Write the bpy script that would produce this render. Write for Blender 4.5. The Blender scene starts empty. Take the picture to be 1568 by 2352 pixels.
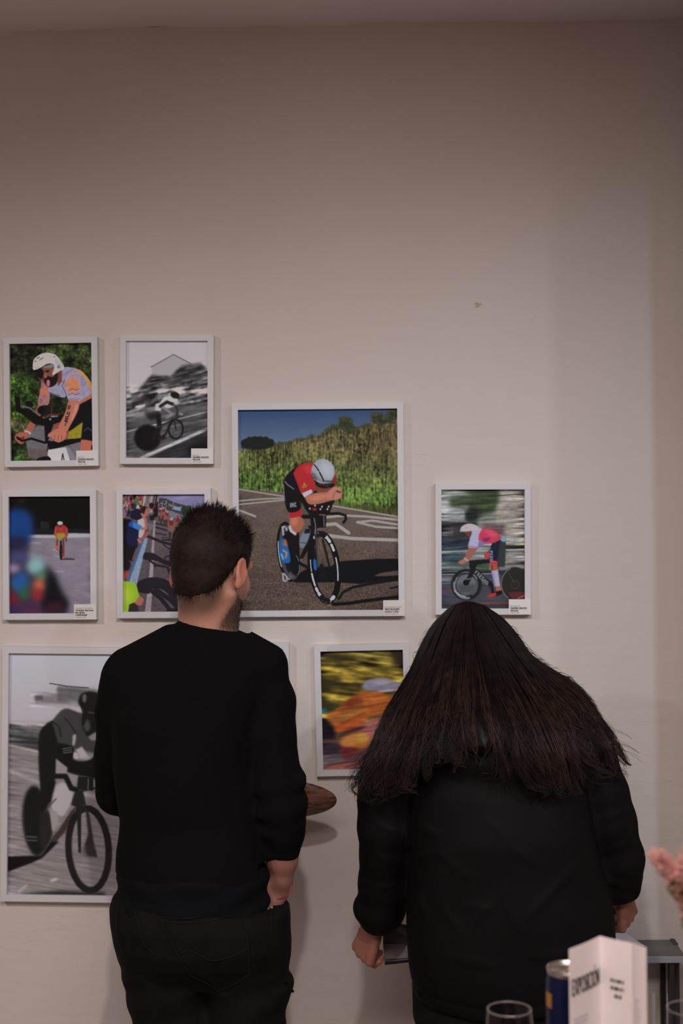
import bpy, math, random
import numpy as np
from mathutils import Vector, Matrix

random.seed(7)
RNG = np.random.default_rng(11)
SC = bpy.context.scene
COL = SC.collection

# ------------------------------------------------------------------ camera
FPX = 50.0 / 36.0 * 2352.0            # focal length in photo pixels (50 mm, portrait full frame)
CAM = np.array([0.0, -3.5, 1.75])
YAW, ROLL = math.radians(1.2), math.radians(0.6)
FWD = np.array([-math.sin(YAW), math.cos(YAW), 0.0])
R0 = np.array([math.cos(YAW), math.sin(YAW), 0.0])
U0 = np.array([0.0, 0.0, 1.0])
CR = math.cos(ROLL) * R0 - math.sin(ROLL) * U0
CU = math.sin(ROLL) * R0 + math.cos(ROLL) * U0


def P(u, v, Y):
    """photo pixel -> world point on the vertical plane y = Y"""
    d = FWD + CR * ((u - 784.0) / FPX) - CU * ((v - 1176.0) / FPX)
    t = (Y - CAM[1]) / d[1]
    return CAM + d * t


cd = bpy.data.cameras.new('camera')
cd.sensor_fit = 'VERTICAL'
cd.sensor_height = 36.0
cd.sensor_width = 24.0
cd.lens = 50.0
cd.clip_start = 0.05
cd.dof.use_dof = True
cd.dof.focus_distance = 3.2
cd.dof.aperture_fstop = 6.3
cam = bpy.data.objects.new('camera', cd)
COL.objects.link(cam)
cam.matrix_world = Matrix(((CR[0], CU[0], -FWD[0], CAM[0]),
                           (CR[1], CU[1], -FWD[1], CAM[1]),
                           (CR[2], CU[2], -FWD[2], CAM[2]),
                           (0, 0, 0, 1)))
SC.camera = cam

# ------------------------------------------------------------------ world, lamps, exposure
w = bpy.data.worlds.new('world')
SC.world = w
w.use_nodes = True
w.node_tree.nodes['Background'].inputs[0].default_value = (1.0, 0.86, 0.74, 1)
w.node_tree.nodes['Background'].inputs[1].default_value = 0.02
SC.view_settings.view_transform = 'Standard'
SC.view_settings.look = 'None'
SC.view_settings.exposure = 0.0
SC.view_settings.gamma = 1.0
SC.view_settings.use_curve_mapping = False


def spot(name, loc, target, power, col, cone, blend, radius):
    l = bpy.data.lights.new(name, 'SPOT')
    l.energy = power
    l.color = col
    l.spot_size = math.radians(cone)
    l.spot_blend = blend
    l.shadow_soft_size = radius
    o = bpy.data.objects.new(name, l)
    COL.objects.link(o)
    o.location = loc
    o.rotation_euler = (Vector(target) - Vector(loc)).to_track_quat('-Z', 'Y').to_euler()
    return o


WARM = (1.0, 0.92, 0.88)
NEUT = (1.0, 0.965, 0.985)
COOL = (0.72, 0.86, 1.0)
# ceiling track spots behind the viewer, aimed at the hanging
spot('track_lamp_left', (-2.15, -2.6, 2.88), (-0.80, 0, 0.90), 74, NEUT, 62, 1.0, 0.04)
spot('track_lamp_middle', (-0.03, -2.75, 2.88), (0.0, 0, 0.92), 76, WARM, 75, 1.0, 0.05)
spot('track_lamp_right', (2.41, -2.8, 2.86), (0.32, 0, 1.05), 42, NEUT, 50, 1.0, 0.08)
spot('track_lamp_cool', (1.30, -2.8, 2.86), (0.40, 0, 0.88), 56, COOL, 60, 1.0, 0.05)
# added warm fill light behind the viewer, standing in for the room's ambient light
al = bpy.data.lights.new('room_fill_light', 'AREA')
al.shape = 'RECTANGLE'
al.size, al.size_y = 2.2, 0.8
al.energy = 74
al.color = (1.0, 0.82, 0.74)
ao = bpy.data.objects.new('room_fill_light', al)
COL.objects.link(ao)
ao.location = (0.1, -3.7, 2.93)

# ------------------------------------------------------------------ helpers
def lin(c):
    c = np.asarray(c, float) / 255.0
    return np.where(c <= 0.04045, c / 12.92, ((c + 0.055) / 1.055) ** 2.4)


_M = {}


def mat(name, col, rough=0.6, spec=0.5, metal=0.0, noise=None, bump=None, coat=0.0, sheen=0.0, var=0.0, vscale=20.0):
    """procedural principled material; noise bump (scale, strength, distance); var = colour variation"""
    if name in _M:
        return _M[name]
    m = bpy.data.materials.new(name)
    m.use_nodes = True
    nt = m.node_tree
    b = nt.nodes['Principled BSDF']
    b.inputs['Base Color'].default_value = (*col, 1)
    b.inputs['Roughness'].default_value = rough
    b.inputs['Specular IOR Level'].default_value = spec
    b.inputs['Metallic'].default_value = metal
    b.inputs['Coat Weight'].default_value = coat
    b.inputs['Sheen Weight'].default_value = sheen
    tc = nt.nodes.new('ShaderNodeTexCoord')
    if var > 0:
        n = nt.nodes.new('ShaderNodeTexNoise')
        n.inputs['Scale'].default_value = vscale
        n.inputs['Detail'].default_value = 5
        nt.links.new(tc.outputs['Object'], n.inputs['Vector'])
        r = nt.nodes.new('ShaderNodeValToRGB')
        r.color_ramp.elements[0].position = 0.3
        r.color_ramp.elements[1].position = 0.7
        r.color_ramp.elements[0].color = (*[c * (1 - var) for c in col], 1)
        r.color_ramp.elements[1].color = (*[min(1, c * (1 + var)) for c in col], 1)
        nt.links.new(n.outputs['Fac'], r.inputs['Fac'])
        nt.links.new(r.outputs['Color'], b.inputs['Base Color'])
    if bump:
        n = nt.nodes.new('ShaderNodeTexNoise')
        n.inputs['Scale'].default_value = bump[0]
        n.inputs['Detail'].default_value = 4
        nt.links.new(tc.outputs['Object'], n.inputs['Vector'])
        bp = nt.nodes.new('ShaderNodeBump')
        bp.inputs['Strength'].default_value = bump[1]
        bp.inputs['Distance'].default_value = bump[2]
        nt.links.new(n.outputs['Fac'], bp.inputs['Height'])
        nt.links.new(bp.outputs['Normal'], b.inputs['Normal'])
    _M[name] = m
    return m


def attr_mat(name, rough=0.5, spec=0.5, bump=None, noise=None, sss=0.0):
    """material that reads the mesh's own colour attribute (print / pigment)"""
    if name in _M:
        return _M[name]
    m = mat(name, (0.5, 0.5, 0.5), rough, spec, bump=bump)
    nt = m.node_tree
    b = nt.nodes['Principled BSDF']
    a = nt.nodes.new('ShaderNodeAttribute')
    a.attribute_name = 'pigment'
    nt.links.new(a.outputs['Color'], b.inputs['Base Color'])
    if sss:
        b.inputs['Subsurface Weight'].default_value = sss
        b.inputs['Subsurface Radius'].default_value = (0.01, 0.004, 0.002)
    return m


def wpos(o):
    v = Vector((0, 0, 0))
    while o is not None:
        v = v + o.location
        o = o.parent
    return v


def tag(o, label=None, cat=None, group=None, kind=None):
    if label:
        o['label'] = label
    if cat:
        o['category'] = cat
    if group:
        o['group'] = group
    if kind:
        o['kind'] = kind
    return o


def empty(name, loc, rot=(0, 0, 0)):
    o = bpy.data.objects.new(name, None)
    o.empty_display_size = 0.05
    COL.objects.link(o)
    o.location = loc
    o.rotation_euler = rot
    return o


def mesh_np(name, V, quads=None, tris=None, smooth=True):
    me = bpy.data.meshes.new(name)
    V = np.ascontiguousarray(V, np.float32)
    nq = 0 if quads is None else len(quads)
    ntri = 0 if tris is None else len(tris)
    me.vertices.add(len(V))
    me.vertices.foreach_set('co', V.ravel())
    loops = []
    if nq:
        loops.append(np.asarray(quads, np.int32).ravel())
    if ntri:
        loops.append(np.asarray(tris, np.int32).ravel())
    lp = np.concatenate(loops)
    me.loops.add(len(lp))
    me.loops.foreach_set('vertex_index', lp)
    starts = np.concatenate([np.arange(nq) * 4, nq * 4 + np.arange(ntri) * 3]).astype(np.int32)
    me.polygons.add(nq + ntri)
    me.polygons.foreach_set('loop_start', starts)
    me.update(calc_edges=True)
    me.validate()
    if smooth:
        me.polygons.foreach_set('use_smooth', np.ones(len(me.polygons), bool))
    return me


def pigment(me, colors):
    a = me.color_attributes.new('pigment', 'FLOAT_COLOR', 'POINT')
    c = np.ones((len(me.vertices), 4), np.float32)
    c[:, :3] = colors
    a.data.foreach_set('color', c.ravel())


def link(name, me, m, parent=None, local=False):
    o = bpy.data.objects.new(name, me)
    COL.objects.link(o)
    if m is not None:
        me.materials.clear()
        me.materials.append(m)
    if parent is not None:
        o.parent = parent
        if not local:
            o.location = -wpos(parent)
    return o


def polymesh(name, verts, faces, smooth=False):
    me = bpy.data.meshes.new(name)
    me.from_pydata([tuple(map(float, v)) for v in verts], [], faces)
    me.update()
    if smooth:
        me.polygons.foreach_set('use_smooth', np.ones(len(me.polygons), bool))
    return me


def box_me(name, x0, x1, y0, y1, z0, z1, bevel=0.0):
    import bmesh
    v = [(x, y, z) for z in (z0, z1) for y in (y0, y1) for x in (x0, x1)]
    f = [(0, 2, 3, 1), (4, 5, 7, 6), (0, 1, 5, 4), (2, 6, 7, 3), (0, 4, 6, 2), (1, 3, 7, 5)]
    me = polymesh(name, v, f)
    if bevel > 0:
        bm = bmesh.new()
        bm.from_mesh(me)
        bmesh.ops.bevel(bm, geom=bm.edges[:], offset=bevel, segments=2, profile=0.5, affect='EDGES')
        bm.to_mesh(me)
        bm.free()
    return me


def lathe_me(name, prof, n=48):
    prof = np.array(prof, float)
    a = np.linspace(0, 2 * math.pi, n, endpoint=False)
    V = np.stack([prof[:, None, 0] * np.cos(a), prof[:, None, 0] * np.sin(a),
                  np.repeat(prof[:, 1:2], n, 1)], -1).reshape(-1, 3)
    k = len(prof)
    i, j = np.meshgrid(np.arange(k - 1), np.arange(n), indexing='ij')
    jn = (j + 1) % n
    q = np.stack([i * n + j, i * n + jn, (i + 1) * n + jn, (i + 1) * n + j], -1).reshape(-1, 4)
    return mesh_np(name, V, q)


def tubes_me(name, paths, r0, r1, sides=3, taper=None):
    """paths (K,N,3) -> one mesh of tapered tubes"""
    paths = np.asarray(paths, float)
    K, N, _ = paths.shape
    t = np.gradient(paths, axis=1)
    t /= np.linalg.norm(t, axis=2, keepdims=True) + 1e-12
    up = np.array([0.31, 0.87, 0.38])
    n1 = np.cross(t, up)
    n1 /= np.linalg.norm(n1, axis=2, keepdims=True) + 1e-12
    n2 = np.cross(t, n1)
    s = np.linspace(0, 1, N)
    r = r0 + (r1 - r0) * s if taper is None else r0 * taper
    r = np.asarray(r)
    if r.ndim == 1:
        r = np.broadcast_to(r, (K, N))
    a = np.arange(sides) * 2 * math.pi / sides
    V = paths[:, :, None, :] + r[:, :, None, None] * (n1[:, :, None, :] * np.cos(a)[None, None, :, None]
                                                      + n2[:, :, None, :] * np.sin(a)[None, None, :, None])
    V = V.reshape(-1, 3)
    k, i, j = np.meshgrid(np.arange(K), np.arange(N - 1), np.arange(sides), indexing='ij')
    b = k * N * sides
    jn = (j + 1) % sides
    q = np.stack([b + i * sides + j, b + i * sides + jn, b + (i + 1) * sides + jn, b + (i + 1) * sides + j], -1).reshape(-1, 4)
    return mesh_np(name, V, q)


def spline(pts, n):
    """Catmull-Rom through points, resampled to n"""
    p = np.asarray(pts, float)
    p = np.vstack([2 * p[0] - p[1], p, 2 * p[-1] - p[-2]])
    m = len(p) - 3
    u = np.linspace(0, m, n)
    i = np.minimum(u.astype(int), m - 1)
    f = (u - i)[:, None]
    a, b, c, d = p[i], p[i + 1], p[i + 2], p[i + 3]
    return 0.5 * (2 * b + (c - a) * f + (2 * a - 5 * b + 4 * c - d) * f ** 2 + (3 * b - a - 3 * c + d) * f ** 3)


def text_me(name, s, extrude=0.0002):
    """lettering as a mesh in the xz plane, facing -y, origin bottom left, cap height 1"""
    cu = bpy.data.curves.new(name, 'FONT')
    cu.body = s
    cu.size = 1.0
    cu.resolution_u = 3
    o = bpy.data.objects.new(name, cu)
    COL.objects.link(o)
    dg = bpy.context.evaluated_depsgraph_get()
    me = bpy.data.meshes.new_from_object(o.evaluated_get(dg))
    bpy.data.objects.remove(o)
    n = len(me.vertices)
    co = np.zeros(n * 3)
    me.vertices.foreach_get('co', co)
    co = co.reshape(-1, 3)
    co[:, 0] -= co[:, 0].min()
    return me, co


def lettering(name, lines, m, parent, place, bold=0.0):
    """lines: (text, x, z, width, height); place(x,z)->3d local. One mesh of letters."""
    V, F, off = [], [], 0
    for s, x, z, wd, ht in lines:
        me, co = text_me('lettering', s)
        sx = wd / max(co[:, 0].max(), 1e-6)
        sz = ht / 0.70
        reps = (-bold, bold) if bold else (0.0,)
        for dx in reps:
            for c in co:
                V.append(place(x + c[0] * sx + dx, z + c[1] * sz))
            for p in me.polygons:
                F.append(tuple(i + off for i in p.vertices))
            off += len(co)
        bpy.data.meshes.remove(me)
    me = polymesh(name, V, F)
    return link(name, me, m, parent, local=True)


# ------------------------------------------------------------------ implicit surfaces -> mesh
def s_cone(a, b, ra, rb):
    a, b = np.asarray(a, float), np.asarray(b, float)
    ab = b - a
    L2 = ab @ ab + 1e-12

    def f(p):
        t = np.clip((p - a) @ ab / L2, 0, 1)
        return np.linalg.norm(p - a - t[:, None] * ab, axis=1) - (ra + (rb - ra) * t)
    return f


def s_chain(pts, k=0.0):
    fs = [s_cone(pts[i][0], pts[i + 1][0], pts[i][1], pts[i + 1][1]) for i in range(len(pts) - 1)]

    def f(p):
        d = fs[0](p)
        for g in fs[1:]:
            d = smin(d, g(p), k) if k else np.minimum(d, g(p))
        return d
    return f


def s_ell(c, r, R=None):
    c, r = np.asarray(c, float), np.asarray(r, float)

    def f(p):
        q = p - c
        if R is not None:
            q = q @ R          # columns of R are the local axes
        k0 = np.linalg.norm(q / r, axis=1)
        k1 = np.linalg.norm(q / (r * r), axis=1) + 1e-9
        return k0 * (k0 - 1) / k1
    return f


def s_loft(rows, p_exp=2.3):
    """rows: (z, cx, cy, a, b)"""
    rows = np.array(sorted(rows, key=lambda r: r[0]), float)
    z = rows[:, 0]

    def f(p):
        zz = np.clip(p[:, 2], z[0], z[-1])
        cx, cy, a, b = (np.interp(zz, z, rows[:, i]) for i in (1, 2, 3, 4))
        k = ((np.abs(p[:, 0] - cx) / a) ** p_exp + (np.abs(p[:, 1] - cy) / b) ** p_exp) ** (1 / p_exp)
        d = (k - 1) * np.minimum(a, b)
        dz = np.abs(p[:, 2] - zz)
        return np.where(dz > 0, np.hypot(np.maximum(d, 0), dz), d)
    return f


def smin(a, b, k):
    h = np.maximum(k - np.abs(a - b), 0) / k
    return np.minimum(a, b) - h * h * k * 0.25


def s_un(fs, k=0.02):
    def f(p):
        d = fs[0](p)
        for g in fs[1:]:
            d = smin(d, g(p), k)
        return d
    return f


def s_cut(f, p0, n, k=0.0):
    """keep the side against n"""
    p0, n = np.asarray(p0, float), np.asarray(n, float)
    n = n / np.linalg.norm(n)

    def g(p):
        return np.maximum(f(p), (p - p0) @ n)
    return g


def surf(name, f, lo, hi, h):
    """sparse surface nets"""
    lo, hi = np.asarray(lo, float), np.asarray(hi, float)
    C = 4
    n = np.ceil((hi - lo) / (h * C)).astype(int) + 1
    ax = [lo[i] + np.arange(n[i]) * h * C for i in range(3)]
    G = np.stack(np.meshgrid(*ax, indexing='ij'), -1).reshape(-1, 3) + (C - 1) * h / 2
    dc = f(G).reshape(n)
    F = np.repeat(np.repeat(np.repeat(dc, C, 0), C, 1), C, 2).astype(np.float32)
    act = np.abs(dc) < C * h * 2.2
    idx = np.argwhere(act)
    off = np.stack(np.meshgrid(*[np.arange(C)] * 3, indexing='ij'), -1).reshape(-1, 3)
    fi = (idx[:, None, :] * C + off[None]).reshape(-1, 3)
    pts = lo + fi * h
    vals = np.concatenate([f(c) for c in np.array_split(pts, max(1, len(pts) // 200000))])
    F[fi[:, 0], fi[:, 1], fi[:, 2]] = vals
    S = F < 0
    s8 = [S[i:S.shape[0] - 1 + i, j:S.shape[1] - 1 + j, k:S.shape[2] - 1 + k] for i in (0, 1) for j in (0, 1) for k in (0, 1)]
    cnt = sum(s.astype(np.int8) for s in s8)
    cells = np.argwhere((cnt > 0) & (cnt < 8))
    vid = -np.ones(cnt.shape, np.int32)
    vid[cells[:, 0], cells[:, 1], cells[:, 2]] = np.arange(len(cells))
    corners = [(i, j, k) for i in (0, 1) for j in (0, 1) for k in (0, 1)]
    cv = [F[cells[:, 0] + c[0], cells[:, 1] + c[1], cells[:, 2] + c[2]].astype(float) for c in corners]
    acc = np.zeros((len(cells), 3))
    num = np.zeros(len(cells))
    for a in range(8):
        for b in range(a + 1, 8):
            ca, cb = np.array(corners[a]), np.array(corners[b])
            if np.abs(ca - cb).sum() != 1:
                continue
            va, vb = cv[a], cv[b]
            m = (va < 0) != (vb < 0)
            t = np.where(m, va / np.where(m, va - vb, 1), 0)
            acc += np.where(m[:, None], ca + t[:, None] * (cb - ca), 0)
            num += m
    V = lo + (cells + acc / num[:, None]) * h
    Q = []
    for axn in range(3):
        o1, o2 = [(1, 2), (2, 0), (0, 1)][axn]
        sl0 = [slice(None)] * 3
        sl1 = [slice(None)] * 3
        sl0[axn] = slice(0, -1)
        sl1[axn] = slice(1, None)
        A, B = S[tuple(sl0)], S[tuple(sl1)]
        e = np.argwhere(A != B)
        e = e[(e[:, o1] > 0) & (e[:, o2] > 0) & (e[:, o1] < S.shape[o1] - 1) & (e[:, o2] < S.shape[o2] - 1)]
        inside = A[e[:, 0], e[:, 1], e[:, 2]]
        d1 = np.zeros(3, int)
        d1[o1] = 1
        d2 = np.zeros(3, int)
        d2[o2] = 1
        g = lambda q: vid[q[:, 0], q[:, 1], q[:, 2]]
        q = np.stack([g(e - d1 - d2), g(e - d2), g(e), g(e - d1)], 1)
        q[~inside] = q[~inside][:, ::-1]
        Q.append(q)
    Q = np.concatenate(Q)
    Q = Q[(Q >= 0).all(1)]
    # a little relaxation to take out the grid stepping
    E = np.concatenate([Q[:, [0, 1]], Q[:, [1, 2]], Q[:, [2, 3]], Q[:, [3, 0]]])
    for _ in range(2):
        sm = np.zeros_like(V)
        np.add.at(sm, E[:, 0], V[E[:, 1]])
        dg = np.bincount(E[:, 0], minlength=len(V))
        ok = dg > 0
        V[ok] = 0.5 * V[ok] + 0.5 * sm[ok] / dg[ok][:, None]
    return mesh_np(name, V, Q), V


def rotm(yaw=0, pitch=0, roll=0):
    """local (x right, y forward, z up) -> world; yaw turns towards +x, pitch looks down"""
    y, p, r = math.radians(-yaw), math.radians(-pitch), math.radians(roll)
    return np.array(Matrix.Rotation(y, 3, 'Z') @ Matrix.Rotation(p, 3, 'X') @ Matrix.Rotation(r, 3, 'Y'))


def hand_parts(wrist, d, palm_n, scale=1.0, curl=(0.5, 0.6, 0.5), right=True, spread=0.0, thumb_in=0.5):
    """palm and five fingers; d points along the fingers, palm_n out of the palm, thumb on +s side"""
    d = np.asarray(d, float); d /= np.linalg.norm(d)
    n = np.asarray(palm_n, float); n -= (n @ d) * d; n /= np.linalg.norm(n)
    s = np.cross(d, n) * (1 if right else -1)
    w0 = np.asarray(wrist, float)
    fs, tips = [], []
    lens = [0.068, 0.076, 0.070, 0.055]
    for i in range(4):
        o = (0.030 - 0.020 * i) * scale
        base = w0 + d * (0.085 - 0.004 * abs(i - 1)) * scale + s * o - n * 0.002 * scale
        fs.append(s_cone(w0 + s * o * 0.55 + d * 0.012 * scale, base, 0.015 * scale, 0.0115 * scale))
        ang = 0.0
        p = base
        L = lens[i] * scale
        for q, (seg, c) in enumerate(zip((0.45, 0.31, 0.24), curl)):
            ang += c * (1 + 0.08 * i)
            dirv = d * math.cos(ang) + n * math.sin(ang) + s * spread * (1.2 - 0.8 * i)
            dirv /= np.linalg.norm(dirv)
            e = p + dirv * L * seg
            r = (0.0092, 0.0085, 0.0078)[q] * scale * (1 if i < 3 else 0.88)
            fs.append(s_cone(p, e, r, r * 0.93))
            p = e
        tips.append(p)
    # thumb leaves the side of the palm near its base
    t0 = w0 + d * 0.022 * scale + s * 0.022 * scale
    t1 = t0 + (d * 0.6 + s * (0.75 - 0.4 * thumb_in) + n * 0.35) * 0.042 * scale
    t2 = t1 + (d * 0.8 + s * (0.25 - 0.5 * thumb_in) + n * 0.55 * thumb_in) * 0.032 * scale
    t3 = t2 + (d * 0.8 + s * (0.05 - 0.6 * thumb_in) + n * 0.65 * thumb_in) * 0.026 * scale
    fs += [s_cone(t0, t1, 0.014 * scale, 0.0115 * scale), s_cone(t1, t2, 0.0108 * scale, 0.0095 * scale),
           s_cone(t2, t3, 0.0095 * scale, 0.0082 * scale)]
    return fs


def s_multi(fs, k):
    return s_un(fs, k)

# ------------------------------------------------------------------ the room
def plaster(name, col, strength=0.35):
    m = mat(name, col, 0.85, 0.25)
    nt = m.node_tree
    b = nt.nodes['Principled BSDF']
    tc = nt.nodes.new('ShaderNodeTexCoord')

    def nz(scale, detail=3, stretch=(1, 1, 1)):
        mp = nt.nodes.new('ShaderNodeMapping')
        mp.inputs['Scale'].default_value = stretch
        n = nt.nodes.new('ShaderNodeTexNoise')
        n.inputs['Scale'].default_value = scale
        n.inputs['Detail'].default_value = detail
        nt.links.new(tc.outputs['Object'], mp.inputs['Vector'])
        nt.links.new(mp.outputs['Vector'], n.inputs['Vector'])
        return n

    def mth(op, a, bb):
        x = nt.nodes.new('ShaderNodeMath')
        x.operation = op
        for i, v in enumerate((a, bb)):
            if isinstance(v, (int, float)):
                x.inputs[i].default_value = v
            else:
                nt.links.new(v, x.inputs[i])
        return x.outputs[0]
    fine = nz(160, 3).outputs['Fac']
    peel = nz(48, 2).outputs['Fac']
    trowel = nz(22, 4, (0.5, 1, 1.9)).outputs['Fac']
    patch = nz(2.2, 2)
    rp = nt.nodes.new('ShaderNodeValToRGB')
    rp.color_ramp.elements[0].position = 0.48
    rp.color_ramp.elements[1].position = 0.62
    nt.links.new(patch.outputs['Fac'], rp.inputs['Fac'])
    # hairline cracks: narrow band of a stretched noise
    ck = nz(3.1, 6, (0.6, 1, 1.7)).outputs['Fac']
    band = mth('LESS_THAN', mth('ABSOLUTE', mth('SUBTRACT', ck, 0.62), 0), 0.0012)
    h = mth('ADD', mth('MULTIPLY', fine, 0.12), mth('MULTIPLY', mth('MULTIPLY', peel, rp.outputs['Color']), 0.55))
    h = mth('ADD', h, mth('MULTIPLY', trowel, 0.55))
    h = mth('SUBTRACT', h, mth('MULTIPLY', band, 0.5))
    bp = nt.nodes.new('ShaderNodeBump')
    bp.inputs['Strength'].default_value = strength
    bp.inputs['Distance'].default_value = 0.004
    nt.links.new(h, bp.inputs['Height'])
    nt.links.new(bp.outputs['Normal'], b.inputs['Normal'])
    tone = nz(1.4, 4).outputs['Fac']
    r = nt.nodes.new('ShaderNodeValToRGB')
    r.color_ramp.elements[0].position = 0.3
    r.color_ramp.elements[1].position = 0.7
    r.color_ramp.elements[0].color = (*[c * 0.96 for c in col], 1)
    r.color_ramp.elements[1].color = (*[min(1, c * 1.03) for c in col], 1)
    nt.links.new(tone, r.inputs['Fac'])
    nt.links.new(r.outputs['Color'], b.inputs['Base Color'])
    return m


WALLC = (0.70, 0.65, 0.615)
m_wall = plaster('plaster_wall', WALLC, 0.6)
m_ceil = plaster('plaster_ceiling', (0.78, 0.73, 0.73), 0.1)
m_floor = mat('floor_boards', (0.42, 0.36, 0.33), 0.5, bump=(30, 0.2, 0.002), var=0.3, vscale=8)
CEIL = float(P(784, 54, 0.0)[2])
X0, X1, Y0 = -3.0, 3.0, -5.5


def struct(name, me, m):
    return tag(link(name, me, m), kind='structure')


def plane_box(name, x0, x1, y0, y1, z0, z1, m):
    return struct(name, box_me(name, x0, x1, y0, y1, z0, z1), m)


plane_box('wall_back', X0 - 0.1, X1 + 0.1, 0.0, 0.1, 0, CEIL, m_wall)
plane_box('wall_left', X0 - 0.1, X0, Y0, 0.0, 0, CEIL, m_wall)
plane_box('wall_right', X1, X1 + 0.1, Y0, 0.0, 0, CEIL, m_wall)
plane_box('wall_front', X0 - 0.1, X1 + 0.1, Y0 - 0.1, Y0, 0, CEIL, plaster('plaster_dark', (0.16, 0.12, 0.10), 0.1))
plane_box('floor', X0 - 0.1, X1 + 0.1, Y0 - 0.1, 0.1, -0.1, 0, m_floor)
# ceiling: its lower face sags a few millimetres so the joint with the wall is not ruler-straight
nx, ny = 90, 12
gx = np.linspace(X0 - 0.1, X1 + 0.1, nx)
gy = np.linspace(0.1, Y0 - 0.1, ny)
gz = CEIL + 0.0022 * np.sin(gx * 9.1) + 0.0015 * np.sin(gx * 23.0 + 1) + 0.001 * np.sin(gx * 47.0)
V = [(x, y, gz[i] - 0.003) for i, x in enumerate(gx) for y in gy] + [(x, y, CEIL + 0.1) for x in gx for y in gy]
Fq = []
for i in range(nx - 1):
    for j in range(ny - 1):
        a = i * ny + j
        Fq.append((a, a + 1, a + ny + 1, a + ny))
        b_ = a + nx * ny
        Fq.append((b_, b_ + ny, b_ + ny + 1, b_ + 1))
struct('ceiling', polymesh('ceiling', V, Fq, True), m_ceil)
# unseen partition added outside the frame at right to cut the two right-hand lamps
plane_box('light_blocking_partition', 0.80, 2.9, -0.5, -0.42, 0, CEIL - 0.005, m_wall)
# small stain on the plaster
st = P(1097, 700, -0.0006)
a = np.linspace(0, 2 * math.pi, 28, endpoint=False)
rr = 0.0075 * (1 + 0.25 * np.sin(3 * a + 1) + 0.15 * np.sin(5 * a))
V = [(st[0], -0.0010, st[2])] + [(st[0] + r_ * math.cos(t), -0.0004, st[2] + 0.8 * r_ * math.sin(t)) for r_, t in zip(rr, a)]
o = link('wall_stain', polymesh('wall_stain', V, [(0, (i + 1) % 28 + 1, i + 1) for i in range(28)]), mat('stain', (0.50, 0.44, 0.36), 0.9, bump=(300, 0.5, 0.001)))
o.parent = bpy.data.objects['wall_back']

# ------------------------------------------------------------------ photographic prints (painted into the print's own pigment)
def gauss1(a, s, axis):
    if s < 0.25:
        return a
    r = max(1, int(3 * s))
    k = np.exp(-0.5 * (np.arange(-r, r + 1) / s) ** 2)
    k /= k.sum()
    a = np.moveaxis(a, axis, 0)
    pad = np.concatenate([np.repeat(a[:1], r, 0), a, np.repeat(a[-1:], r, 0)])
    out = sum(k[i] * pad[i:i + a.shape[0]] for i in range(2 * r + 1))
    return np.moveaxis(out, 0, axis)


def gblur(a, sx, sy=None):
    return gauss1(gauss1(a, sx, 1), sx if sy is None else sy, 0)


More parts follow.
